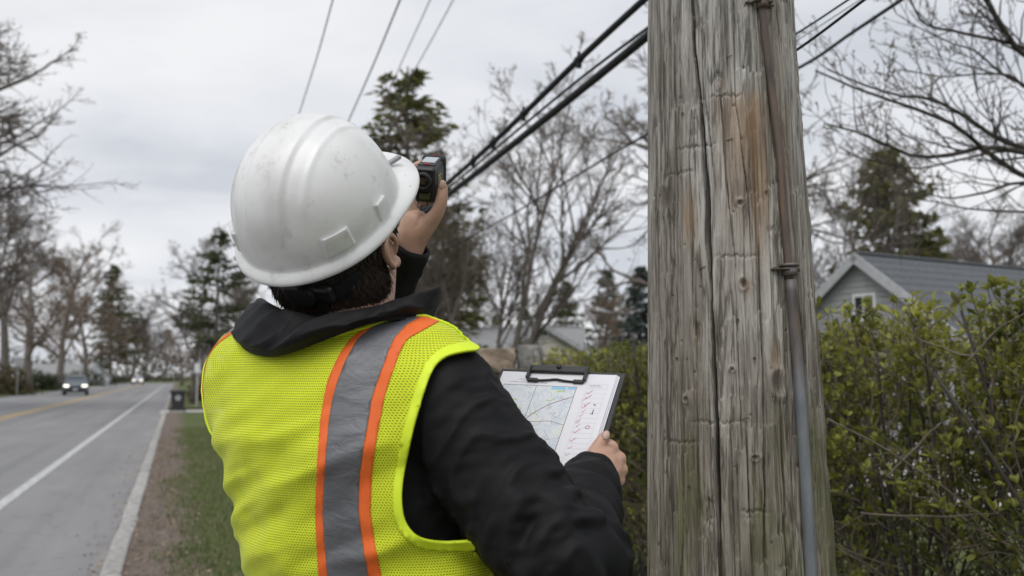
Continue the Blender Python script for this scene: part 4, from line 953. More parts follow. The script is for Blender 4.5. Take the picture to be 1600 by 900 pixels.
    pp = np.array(pp); zf = np.linspace(pp[-1, 1], pp[0, 1], 60); o_ = np.argsort(pp[:, 1]); af = np.interp(zf, pp[o_, 1], pp[o_, 0])
    hi = zf > pp[4, 1]
    for nm, sel, rad in (('conduit', hi | (np.abs(zf-pp[4, 1]) < .03), .0082), ('conduit', ~hi, .0112)):
        P = pole_xyz(af[sel], zf[sel], rad+.0015); o_ = mk(nm, *tube(P, rad, 16), m, t, smooth=True)
    ext = np.linspace(.1, pp[-1, 1], 8); P = pole_xyz(np.full(8, pp[-1, 0]), ext, .0135); mk('conduit', *tube(P, .0118, 12), m, t, smooth=True)
    for idx, rad in ((1, .0125), (4, .015)):
        a0, z0 = pp[idx]
        for dz_, rr_, hh in ((0, rad, .016), (.012, rad*1.25, .005)):
            P = np.array([pole_xyz(np.array(a0), np.array(z0+dz_+s*hh/2), .0125) for s in (-1, 1)]); mk('coupling', *tube(P, rr_, 16), m, t, smooth=True)
        for s in (-1, 1):
            P = np.array([pole_xyz(np.array(a0+s*f), np.array(z0+.004), o2) for f, o2 in ((.05, .024), (.085, .018), (.11, .004), (.2, .003))]); mk('strap', *tube(P, .006, 6, flat=.35), m, t)
            c = pole_xyz(np.array(a0+s*.16), np.array(z0+.004), .006); c2 = pole_xyz(np.array(a0+s*.16), np.array(z0+.004), .0); mk('nail', *tube([c2, c], .0045, 8), m, t)
build_pole()

# ================================================================ wires and cables
M_cable = mat('black_cable_sheath', (.016, .017, .019), (.030, .031, .034), 20, .6, .3, 90, .001, spec=.2)
M_wire = mat('thin_line_wire', (.07, .075, .08), None, rough=.5)
CAB = 'overhead cables'
def cable(label, pix, r, clips=(), m=None, name='cable', tail=None):
    """pix: photo points with distance; continues beyond the last point in the street's direction to the next pole"""
    P = [at(*p) for p in pix]
    if tail is not None:
        d = unit(P[-1]-P[-2]); q = P[-1]
        for k in range(1, 7):
            s = k*7.0; P.append(q+np.array((d[0]*s, d[1]*s, d[2]*s*(1-min(1, s/tail)*.75))))
    P = catmull(P, 60); c = P[0]; t = thing(name, label, 'cable', c, CAB)
    mk('conductor', *tube(P, r, 10), m or M_cable, t, smooth=True)
    for px, py, D in clips:
        c = at(px, py, D); i = int(np.argmin(np.linalg.norm(P-c, axis=1))); i = min(max(i, 1), 58); T_ = unit(P[i+1]-P[i-1]); c = P[i]+T_*np.dot(c-P[i], T_)
        V, F = join(tube([c-T_*.022, c+T_*.022], r*1.35, 10), box(c+np.array((0, 0, -r*1.6)), (r*1.6, r*2.2, r*1.7)), tube([c+np.array((0, 0, r)), c+np.array((0, 0, r*2.6))], r*.5, 8)); mk('clip', V, F, M_cable, t)
    return t
cable('upper thick black cable with bolted clips running down behind the hand-held meter', [(1090, -72, 4.6), (1008, -2, 5.0), (905, 93, 5.75), (818, 178, 6.6), (745, 246, 7.6), (692, 292, 8.7)], .019, [(903, 95, 5.75), (818, 177, 6.6), (772, 222, 7.2), (741, 249, 7.7)], tail=60)
cable('thin black messenger wire just above the lowest thick cable', [(1100, -22, 4.6), (1010, 45, 5.0), (905, 124, 5.75), (815, 198, 6.6), (745, 257, 7.6), (690, 303, 8.7)], .0085, tail=60)
cable('lowest and thickest black cable, below the messenger wire', [(1100, -18, 4.55), (1013, 55, 4.95), (905, 143, 5.7), (815, 215, 6.55), (745, 270, 7.55), (690, 312, 8.65)], .0235, tail=60)
cable('single thin line sloping from the pole towards the bare tree crown', [(1420, -8, 5.0), (1330, 52, 5.6), (1250, 105, 6.3), (1120, 165, 7.4), (1013, 209, 8.4), (900, 275, 10.5), (800, 335, 13), (740, 368, 15.5)], .0105, tail=60)
cable('black wire right of the pole, just above the single thin line', [(1130, 150, 2.6), (1245, 78, 2.5), (1350, 0, 2.3), (1420, -52, 2.2)], .0036)
cable('thin grey wire right of the pole, between two darker wires', [(1130, 128, 4.2), (1245, 63, 4.0), (1340, 2, 3.8), (1420, -50, 3.6)], .0022, m=mat('grey_wire', (.22, .23, .24), rough=.5))
cable('topmost dark wire right of the pole', [(1130, 118, 3.4), (1242, 54, 3.2), (1325, 0, 3.0), (1420, -62, 2.8)], .0034)
cable('faint high line nearest the sky corner, leftmost of four above the hat', [(537, -60, 9.5), (520, 0, 10.5), (495, 90, 12.5), (466, 182, 16), (440, 262, 21)], .008, m=M_wire, tail=80)
cable('second high line above the hat, ending behind its top', [(650, -60, 9.2), (625, 0, 10.2), (583, 102, 12.6), (545, 188, 16), (510, 268, 21)], .010, m=M_wire, tail=80)
cable('third high line above the hat, crossing the spruce', [(698, -60, 13), (672, 0, 14.4), (630, 92, 17.6), (598, 165, 21)], .0085, m=M_wire, tail=80)
cable('faintest high line, rightmost of four above the spruce', [(738, -60, 13), (708, 0, 14.4), (660, 88, 17.4), (615, 165, 21)], .0085, m=M_wire, tail=80)

# ================================================================ the worker
def remesh(V, F, voxel):
    o = bpy.data.objects.new('tmp', mesh_data('tmp', V, F)); COL.objects.link(o)
    m = o.modifiers.new('r', 'REMESH'); m.mode = 'VOXEL'; m.voxel_size = voxel
    dg = bpy.context.evaluated_depsgraph_get(); dg.update(); me = bpy.data.meshes.new_from_object(o.evaluated_get(dg))
    n = len(me.vertices); P = np.zeros(n*3, np.float32); me.vertices.foreach_get('co', P)
    me.calc_loop_triangles(); T = np.zeros(len(me.loop_triangles)*3, np.int32); me.loop_triangles.foreach_get('vertices', T)
    bpy.data.objects.remove(o); bpy.data.meshes.remove(me)
    return P.reshape(-1, 3).astype(float), T.reshape(-1, 3)
def smooth(V, F, it, lam=.5):
    E = np.unique(np.sort(np.concatenate((F[:, :2], F[:, 1:], F[:, [2, 0]])), 1), axis=0); n = len(V)
    deg = np.bincount(E.ravel(), minlength=n).astype(float)
    for _ in range(it):
        S_ = np.stack([np.bincount(E[:, 0], V[E[:, 1], k], n)+np.bincount(E[:, 1], V[E[:, 0], k], n) for k in range(3)], 1)
        V = V+lam*(S_/np.maximum(deg, 1)[:, None]-V)
    return V
def vnormals(V, F):
    fn = np.cross(V[F[:, 1]]-V[F[:, 0]], V[F[:, 2]]-V[F[:, 0]]); N = np.zeros_like(V)
    for k in range(3):
        for c in range(3): N[:, c] += np.bincount(F[:, k], fn[:, c], len(V))
    return N/(np.linalg.norm(N, axis=1, keepdims=True)+1e-12)
def clip(X, F, s):
    """keep the part of a triangle mesh where the per-vertex value s is positive; X carries xyz and any other per-vertex columns"""
    pos = s[F] > 0; c = pos.sum(1); n = len(X); keep = [F[c == 3]]; new = []; keys = []
    def cut(a, b): return np.minimum(a, b).astype(np.int64)*n+np.maximum(a, b)
    F1 = F[c == 1]; p = pos[c == 1].argmax(1); r_ = np.arange(len(F1)); a, b, d = F1[r_, p], F1[r_, (p+1) % 3], F1[r_, (p+2) % 3]
    k1, k2 = cut(a, b), cut(a, d)
    F2 = F[c == 2]; p = (~pos[c == 2]).argmax(1); r_ = np.arange(len(F2)); a2, b2, d2 = F2[r_, p], F2[r_, (p+1) % 3], F2[r_, (p+2) % 3]
    k3, k4 = cut(a2, b2), cut(a2, d2)
    K, inv = np.unique(np.concatenate((k1, k2, k3, k4)), return_inverse=True); inv = inv+n
    i0, i1 = K//n, K % n; t = (s[i0]/(s[i0]-s[i1]))[:, None]; X2 = np.vstack((X, X[i0]*(1-t)+X[i1]*t))
    n1, n2 = len(k1), len(k3); e1, e2, e3, e4 = inv[:n1], inv[n1:2*n1], inv[2*n1:2*n1+n2], inv[2*n1+n2:]
    T = np.concatenate((keep[0], np.stack((a, e1, e2), 1), np.stack((e3, b2, d2), 1), np.stack((e3, d2, e4), 1)))
    u, inv = np.unique(T, return_inverse=True); return X2[u], inv.reshape(-1, 3)
def capsule(P, r, k=14):
    """closed tapered tube with round ends"""
    P = np.asarray(P, float); r = np.broadcast_to(np.asarray(r, float), (len(P),)).astype(float)
    d0 = unit(P[0]-P[1]); d1 = unit(P[-1]-P[-2]); c = [(.95, .3), (.7, .71), (.35, .94)]
    Q = [P[0]+d0*r[0]*a for a, b in c]+list(P)+[P[-1]+d1*r[-1]*a for a, b in c[::-1]]; q = [r[0]*b for a, b in c]+list(r)+[r[-1]*b for a, b in c[::-1]]
    return tube(np.array(Q), np.array(q), k)
def ball(c, rad, rot=None, k=16):
    th = np.linspace(0, math.pi, k//2+1)[1:-1]; ph = np.arange(k)*2*math.pi/k
    V = np.array([(math.sin(a)*math.cos(b), math.sin(a)*math.sin(b), math.cos(a)) for a in th for b in ph]+[(0, 0, 1), (0, 0, -1)])*np.asarray(rad)
    m = len(th); F = [[i*k+j, (i+1)*k+j, (i+1)*k+(j+1) % k, i*k+(j+1) % k] for i in range(m-1) for j in range(k)]+[[m*k, j, (j+1) % k] for j in range(k)]+[[m*k+1, (m-1)*k+(j+1) % k, (m-1)*k+j] for j in range(k)]
    if rot is not None: V = V @ np.asarray(rot).T
    return V+np.asarray(c), F
def solid(o, t, off=-1):
    m = o.modifiers.new('thickness', 'SOLIDIFY'); m.thickness = t; m.offset = off

PHI = R(35); BR = np.array((math.cos(PHI), -math.sin(PHI), 0)); BF = np.array((math.sin(PHI), math.cos(PHI), 0)); UPV = np.array((0, 0, 1.))
AXZ = np.array([.0, .95, 1.15, 1.35, 1.47, 1.60, 2.0]); AXX = np.array([-.185, -.19, -.195, -.228, -.246, -.254, -.256]); AXY = np.array([1.56, 1.55, 1.53, 1.52, 1.52, 1.515, 1.51])
def axis_at(z): return np.stack((np.interp(z, AXZ, AXX), np.interp(z, AXZ, AXY)), -1)
def body_coords(P):
    q = P[..., :2]-axis_at(P[..., 2]); return q@BR[:2], q@BF[:2]
RINGS = [(.78, .185, .125), (.95, .185, .13), (1.15, .185, .13), (1.30, .20, .138), (1.40, .21, .138), (1.47, .205, .128), (1.52, .175, .108), (1.56, .12, .085), (1.60, .075, .07)]
def torso(grow_=0., z0=0.):
    rings = []
    for z, a, b in RINGS:
        if z < z0: continue
        c = axis_at(np.array(z)); th = np.arange(40)*2*math.pi/40; ct, st = np.cos(th), np.sin(th); e = 2/2.6
        x = np.sign(ct)*np.abs(ct)**e*(a+grow_); y = np.sign(st)*np.abs(st)**e*(b+grow_)
        rings.append(np.stack((c[0]+x*BR[0]+y*BF[0], c[1]+x*BR[1]+y*BF[1], np.full(40, z+grow_*.5*(z > 1.5))), 1))
    return loft(rings)
def bpt(s, t, z):
    c = axis_at(np.array(z)); return np.array((c[0]+s*BR[0]+t*BF[0], c[1]+s*BR[1]+t*BF[1], z))
SH_R = bpt(.180, .0, 1.452); SH_L = bpt(-.185, .0, 1.485)
EL_R = at(880, 880, 1.36); WR_R = at(922, 752, 1.575)
EL_L = np.array((-.285, 1.86, 1.53)); WR_L = at(636, 400, 1.755)
FEET = bpt(0, 0, .12)
person = thing('person', 'worker in white hard hat and yellow vest seen from behind, aiming a meter upwards', 'person', FEET)

M_skin = mat('skin', (.46, .27, .19), (.56, .36, .27), 16, .5, .35, 220, .0006, sub=.08)
M_jacket = mat('black_softshell', (.0058, .0058, .0066), (.0090, .0090, .0100), 14, .62, .3, 700, .0005, spec=.18)
M_hair = mat('dark_brown_hair', (.030, .021, .016), (.085, .060, .045), 30, .45)
M_blackplastic = mat('black_plastic', (.014, .014, .015), (.022, .022, .023), 30, .38, .1, 200)

# ---------------------------------------------------------------- head frame (hat axes)
HPSI, HTH, HRO = R(28.5), R(47), R(-9)
HF = np.array((math.sin(HPSI)*math.cos(HTH), math.cos(HPSI)*math.cos(HTH), math.sin(HTH))); HR = np.array((math.cos(HPSI), -math.sin(HPSI), 0)); HU = np.cross(HR, HF)
HR = HR*math.cos(HRO)+HU*math.sin(HRO); HU = np.cross(HR, HF)
HROT = np.stack((HR, HF, HU), 1); HC = at(498.6, 331, 1.505)
HX = .026
def hp(x, y, z): return HC+HROT@np.array((x, y, z), float)
def hps(V): return HC+np.asarray(V)@HROT.T

# ---------------------------------------------------------------- hands
def hand_parts(spec):
    parts = []
    for pts, rad in spec: parts.append(capsule(catmull(pts, max(6, 3*len(pts))), np.interp(np.linspace(0, 1, max(6, 3*len(pts))), np.linspace(0, 1, len(rad)), rad), 12))
    return parts
RH = hand_parts([
    ([WR_R-(EL_R-WR_R)*.0+.0, at(934, 738, 1.59), at(945, 728, 1.605)], [.024, .026, .024]),
    ([at(928, 742, 1.58), at(938, 722, 1.60), at(950, 708, 1.618)], [.020, .021, .013]),
    ([at(940, 745, 1.59), at(955, 735, 1.605), at(962, 726, 1.615)], [.022, .019, .013]),
    ([at(938, 752, 1.588), at(954, 748, 1.60), at(962, 744, 1.61)], [.020, .017, .012]),
    ([at(950, 708, 1.618), at(957, 698, 1.650), at(938, 690, 1.668), at(915, 688, 1.665)], [.0115, .0105, .009, .008]),
    ([at(960, 722, 1.612), at(969, 716, 1.645), at(950, 706, 1.668), at(925, 704, 1.665)], [.012, .011, .0095, .008]),
    ([at(962, 738, 1.605), at(972, 733, 1.632), at(956, 722, 1.658), at(930, 720, 1.655)], [.0115, .0105, .009, .008]),
    ([at(960, 752, 1.598), at(969, 750, 1.620), at(956, 740, 1.642), at(935, 736, 1.642)], [.010, .009, .008, .007]),
    ([at(926, 740, 1.582), at(926, 717, 1.598), at(934, 699, 1.610), at(945, 682, 1.6165)], [.017, .0135, .0115, .0095])])
LH = hand_parts([
    ([WR_L, at(644, 370, 1.752), at(650, 350, 1.752)], [.026, .029, .026]),
    ([at(640, 375, 1.76), at(634, 345, 1.775), at(632, 325, 1.780)], [.022, .021, .014]),
    ([at(645, 372, 1.765), at(642, 345, 1.785), at(641, 325, 1.792)], [.022, .020, .014]),
    ([at(632, 326, 1.778), at(628, 298, 1.778), at(638, 274, 1.762), at(653, 258, 1.745)], [.0115, .0105, .0095, .008]),
    ([at(638, 324, 1.790), at(632, 292, 1.798), at(644, 266, 1.782), at(662, 254, 1.765)], [.0115, .0105, .0095, .008]),
    ([at(644, 328, 1.795), at(642, 300, 1.812), at(660, 290, 1.812), at(680, 290, 1.805)], [.011, .010, .009, .008]),
    ([at(648, 340, 1.792), at(650, 318, 1.808), at(668, 312, 1.806), at(684, 312, 1.798)], [.0095, .009, .008, .007]),
    ([at(652, 372, 1.745), at(670, 350, 1.735), at(684, 330, 1.722), at(690, 310, 1.714), at(692, 292, 1.710)], [.019, .016, .0125, .0115, .009])])

# ---------------------------------------------------------------- body: one continuous skin surface
def build_body():
    H = []
    H.append(ball(hp(HX, -.004, -.005), (.079, .097, .098), HROT, 24))
    H.append(ball(hp(HX, .03, -.075), (.062, .066, .082), HROT, 20))            # face and jaw
    H.append(ball(hp(HX, .064, -.125), (.030, .026, .022), HROT, 12))            # chin
    H.append(ball(hp(HX, .102, -.062), (.013, .020, .022), HROT, 10)); H.append(capsule([hp(HX, .088, -.02), hp(HX, .104, -.06)], [.009, .012], 10))   # nose
    for s in (-1, 1): H.append(ball(hp(HX+s*.034, .082, -.016), (.026, .012, .009), HROT, 10)); H.append(ball(hp(HX+s*.05, .055, -.055), (.022, .025, .02), HROT, 10))
    H.append(ball(hp(HX, .090, -.094), (.026, .009, .006), HROT, 10)); H.append(ball(hp(HX, .088, -.106), (.022, .010, .006), HROT, 10))
    nb = bpt(.0, .01, 1.53)
    H.append(capsule(catmull([hp(HX+.004, -.005, -.06), hp(HX+.004, .004, -.115), nb+UPV*.03, nb-UPV*.05], 12), np.linspace(.056, .060, 12), 18))
    # hidden under the clothes: a slim core keeps the figure in one piece
    H.append(capsule([bpt(0, 0, 1.55), bpt(0, 0, 1.2), bpt(0, 0, .98)], [.05, .06, .05], 10))
    H += [capsule([bpt(0, 0, 1.5), SH_R, EL_R, WR_R], [.04, .035, .030, .024], 10), capsule([bpt(0, 0, 1.5), SH_L, EL_L, WR_L], [.04, .035, .030, .0245], 10)]
    for s in (-1, 1): H.append(capsule([bpt(0, 0, 1.0), bpt(s*.1, 0, .92), bpt(s*.11, .02, .55), bpt(s*.12, 0, .2)], [.04, .05, .04, .03], 10))
    V, F = remesh(*join(*(H+RH+LH)), .0026); V = smooth(V, F, 4, .5)
    # ears: a rolled rim, concha and lobe on the right, a plain copy on the other side
    o = mk('body', V, F, M_skin, person, smooth=True)
    for s in (1, -1):
        base = np.array((s*.083+HX, -.012, -.052)); rim = []
        for a, rr_ in ((200, .8), (160, .95), (120, 1.05), (80, 1.08), (40, 1.02), (0, .9), (-35, .8), (-65, .75), (-95, .72)):
            y = -.004-.018*rr_*math.cos(R(a))*-1.0*-1; z = .032*rr_*math.sin(R(a))
            rim.append(base+np.array((s*(.012-.006*math.sin(R(a))*0+(.004 if -60 < a < 170 else -.002)), y-.010, z)))
        rim = hps(catmull(rim, 26)); c = hps(base+np.array((s*.003, -.008, .0)))
        parts = [capsule(rim, np.interp(np.linspace(0, 1, 26), [0, .3, .7, 1], [.0035, .0048, .0045, .0062]), 8), ball(c, (.007, .017, .030), HROT, 12), ball(hps(base+np.array((s*.010, -.006, -.024))), (.0055, .009, .010), HROT, 10), ball(hps(base+np.array((s*.007, .008, -.002))), (.006, .004, .006), HROT, 8)]
        Ve, Fe = remesh(*join(*parts), .0016); Ve = smooth(Ve, Fe, 3); mk('ear', Ve, Fe, M_skin, o, smooth=True)
        V2, F2 = ball(hp(HX+s*.033, .074, -.032), (.0125, .0125, .0125), None, 12); mk('eye', V2, F2, mat('eye_white', (.7, .68, .66), rough=.2) if 'eye_white' not in bpy.data.materials else bpy.data.materials['eye_white'], o, smooth=True)
    M_nail = mat('fingernail', (.50, .33, .27), None, rough=.3)
    for c, d, up in ((at(946.5, 680, 1.6075), at(951, 672, 1.612)-at(944, 688, 1.606), np.array((-.05, -.85, .5))), (at(692, 289, 1.7015), at(692.5, 280, 1.70)-at(691.5, 296, 1.703), np.array((.35, -.9, .1)))):
        d = unit(d); up = unit(up-d*np.dot(up, d)); sd_ = np.cross(d, up); rt = np.stack((sd_, d, up), 1); V, F = ball(c, (.0062, .0085, .0018), rt, 12); mk('nail', V, F, M_nail, o, smooth=True)
    return o
build_body()

# ---------------------------------------------------------------- hair below the hat
def build_hair():
    V, F = remesh(*join(ball(hp(HX, -.012, -.012), (.090, .112, .102), HROT, 28), ball(hp(HX-.014, -.052, -.080), (.096, .070, .098), HROT, 24)), .004); V = smooth(V, F, 4)
    L = (V-HC)@HROT-np.array((HX, 0, 0)); edge = .045+.028*fbm(V*35, 2, 3)
    keep = np.minimum.reduce([-(L[:, 1]-.040+np.clip(-L[:, 2]-.03, 0, 1)*.62), L[:, 2]+.178+.006*fbm(V*90, 2, 5), -.010-L[:, 2]])
    X, F2 = clip(V, F, keep); h = mk('hair', X, F2, M_hair, person, smooth=True); solid(h, .006)
    g = np.random.default_rng(3); N = vnormals(V, F); ok = np.where((keep > .004) & (L[:, 2] < -.028))[0]; i = g.choice(ok, 9000); p = V[i]; n = N[i]
    dn = -HU*1.0+HF*.05; d = dn-n*(n@dn)[:, None]; d /= np.linalg.norm(d, axis=1, keepdims=True)+1e-9; d = d+g.normal(0, .16, d.shape)+n*.10
    ln = g.uniform(.010, .024, len(i))[:, None]; a = p+n*.001; b = a+d*ln*.5; c = b+(d-n*.12)*ln*.5
    Vs, Fs = sticks(np.concatenate((a, b)), np.concatenate((b, c)), np.full(2*len(i), .0007), np.concatenate((np.full(len(i), .0007), np.full(len(i), .0002))), 3); mk('strands', Vs, Fs, M_hair, h)
build_hair()

# ---------------------------------------------------------------- hard hat
def build_hat():
    m, n, l, b = nodes('scuffed_white_plastic'); b.inputs['Roughness'].default_value = .34; b.inputs['Specular IOR Level'].default_value = .5; b.inputs['Coat Weight'].default_value = .15
    a1 = add_noise(n, l, 9, 6, dist=.4); c1 = add_ramp(n, l, a1.outputs[0], [(.30, (.60, .595, .585)), (.48, (.74, .74, .735)), (.7, (.79, .79, .79))])
    a2 = add_noise(n, l, 26, 8, rough=.7); c2 = add_ramp(n, l, a2.outputs[0], [(.30, (.60, .58, .54)), (.42, (1, 1, 1))])
    vo = n.new('ShaderNodeTexVoronoi'); vo.inputs['Scale'].default_value = 42; tc = n.new('ShaderNodeTexCoord'); l.new(tc.outputs['Object'], vo.inputs['Vector']); c3 = add_ramp(n, l, vo.outputs['Distance'], [(.045, (.35, .33, .30)), (.075, (1, 1, 1))])
    sel = add_noise(n, l, 11, 2); sm = add_ramp(n, l, sel.outputs[0], [(.56, (0, 0, 0)), (.6, (1, 1, 1))])
    c = add_mix(n, l, .6, c1.outputs[0], c2.outputs[0], 'MULTIPLY'); sc = add_noise(n, l, 60, 4, (1, .12, .6), dist=.6); c = add_mix(n, l, .35, c, add_ramp(n, l, sc.outputs[0], [(.30, (.62, .60, .57)), (.37, (1, 1, 1))]).outputs[0], 'MULTIPLY'); cm = add_mix(n, l, 1.0, c, c3.outputs[0], 'MULTIPLY'); c = add_mix(n, l, sm.outputs[0], c, cm)
    l.new(c, b.inputs['Base Color']); rr = add_ramp(n, l, a2.outputs[0], [(.3, (.5, .5, .5)), (.6, (.3, .3, .3))]); l.new(rr.outputs[0], b.inputs['Roughness']); add_bump(n, l, b, a1.outputs[0], .05, .004)
    hat = thing('hard_hat', None, None, HC); hat.parent = person; hat.location = HC-FEET
    nt = 144
    th = np.arange(nt)*2*math.pi/nt; ct, st = np.cos(th), np.sin(th)          # x right, y front
    ax, bf, bb, H = .1195, .138, .1365, .1425
    yb = np.where(st > 0, bf, bb)
    rows = []
    def ridge(x, y, z):
        top = sstep(.035, .085, z)
        band = sstep(.034, .029, np.abs(x))*.0042; side = (sstep(.0050, .0005, np.abs(np.abs(x)-.058)))*.0022
        return (band+side*sstep(.05, .1, z))*top*sstep(.135, .06, y)
    ph = np.linspace(math.pi/2, 0, 46)
    for p in ph:
        c_, s_ = math.cos(p)**.86, math.sin(p)**.93; x = ax*c_*ct; y = yb*c_*st; z = np.full(nt, H*s_)
        flare = 1+.018*(1-s_)**3; x = x*flare; y = y*flare
        nrm = np.stack((x/ax**2, y/yb**2, z/H**2), 1); nrm /= np.linalg.norm(nrm, axis=1, keepdims=True)+1e-9
        rows.append(np.stack((x, y, z), 1)+nrm*ridge(x, y, z)[:, None])
    base = rows[-1]; fr = np.clip(st, 0, 1)**1.6                                  # 1 at the visor
    wid = .0095+.0035*np.clip(-st, 0, 1)+.047*fr; out = base[:, :2]/np.linalg.norm(base[:, :2], axis=1, keepdims=True)
    def lip(f, dz): return np.column_stack((base[:, :2]+out*(wid*f)[:, None], np.full(nt, dz)-fr*.016*f**1.5))
    rows += [lip(.12, -.0015), lip(.3, -.003), lip(.55, -.005), lip(.8, -.008), lip(.94, -.0105), lip(1.0, -.0125), lip(1.005, -.0150), lip(.985, -.0165), lip(.95, -.0160), lip(.7, -.0105), lip(.3, -.0065), lip(-.05, -.005)]
    inner = base*np.array((.965, .965, 1)); rows += [inner+np.array((0, 0, .004))]
    for p in np.linspace(.15, math.pi/2-.05, 10):
        c_, s_ = math.cos(p)**.86, math.sin(p)**.93; rows.append(np.stack((ax*.965*c_*ct, yb*.965*c_*st, np.full(nt, (H-.004)*s_)), 1))
    V, F = loft([hps(r_) for r_ in rows], cap=False); sh = mk('shell', V, F, m, hat, smooth=True)
    # accessory slots: raised pockets near the brim
    def surf(a, z):
        s_ = np.clip(z/H, 0, 1)**(1/.93); c_ = math.sqrt(max(0, 1-s_*s_))**.86; y_ = bf if math.sin(a) > 0 else bb
        return np.array((ax*c_*math.cos(a)*1.005, y_*c_*math.sin(a)*1.005, z))
    def pocket(a0, w, z0, z1, thick, open_top=True):
        P = []; na = 9
        rings = []
        for zf, tf in ((z0, .15), (z0+(z1-z0)*.08, .8), (z0+(z1-z0)*.8, 1.0), (z1-.0015, 1.0), (z1, .80), (z1-.001, .0)):
            line = []
            for i in range(na):
                f = i/(na-1)*2-1; a = a0+f*w/2*(1.0-.15*(zf-z0)/(z1-z0)); q = surf(a, zf); nn = unit(np.array((q[0]/ax**2, q[1]/.134**2, q[2]/H**2)))
                e = 1 if abs(f) < .9 else .0
                line.append(hps(q+nn*(thick*tf*e-.0006)))
            rings.append(line)
        return loft(rings, close=False, cap=False)
    for a0, w, z0, z1 in ((R(-42), .42, .006, .038), (R(222), .42, .006, .038), (R(-3), .26, .006, .034), (R(183), .26, .006, .034)):
        mk('accessory_slot', *pocket(a0, w, z0, z1, .0065), m, hat, smooth=False)
    for s in (-1, 1):
        c = np.array((s*.070, .128, .004)); V, F = bevbox((0, 0, 0), (.008, .032, .007), .002); a = R(s*-28); rt = np.array(((math.cos(a), -math.sin(a), 0), (math.sin(a), math.cos(a), 0), (0, 0, 1))); mk('visor_lug', hps(V@rt.T+c), F, mat('grey_plastic_lug', (.30, .30, .30), rough=.5) if 'grey_plastic_lug' not in bpy.data.materials else bpy.data.materials['grey_plastic_lug'], hat)
    # suspension: head band, nape strap and ratchet knob
    a = np.linspace(R(-170), R(-12), 60)
    def band(z0, z1, k, thick):
        R1 = []
        for zz, kk in ((z0, 1.0), (z1, 1.0), (z1, 1.0-thick), (z0, 1.0-thick)):
            R1.append([hps(np.array((HX*.7+(.092*k*kk)*math.cos(q), -.012+(.112*k*kk)*math.sin(q), zz-.020*max(0, -math.sin(q))))) for q in a])
        return loft([np.array([R1[j][i] for j in range(4)]) for i in range(len(a))])
    mk('head_band', *band(-.034, -.006, 1.02, .03), M_blackplastic, hat, smooth=False); 
    a = np.linspace(R(-165), R(-35), 40); mk('nape_strap', *band(-.056, -.026, 1.06, .03), M_blackplastic, hat)
    c = hps((HX, -.122, -.052)); mk('ratchet_housing', *bevbox(c, (.085, .014, .030), .006, HROT), M_blackplastic, hat)
    mk('ratchet_knob', *tube([hps((HX, -.124, -.052)), hps((HX, -.136, -.052))], .017, 18), M_blackplastic, hat)
    for s in (-1, 1):
        P = catmull([hps((s*.086+.012, -.02, -.004)), hps((s*.090+.014, -.030, -.02)), hps((s*.086+HX*.8, -.050, -.045))], 10); mk('suspension_strap', *tube(P, .010, 6, flat=.22), M_blackplastic, hat)
build_hat()

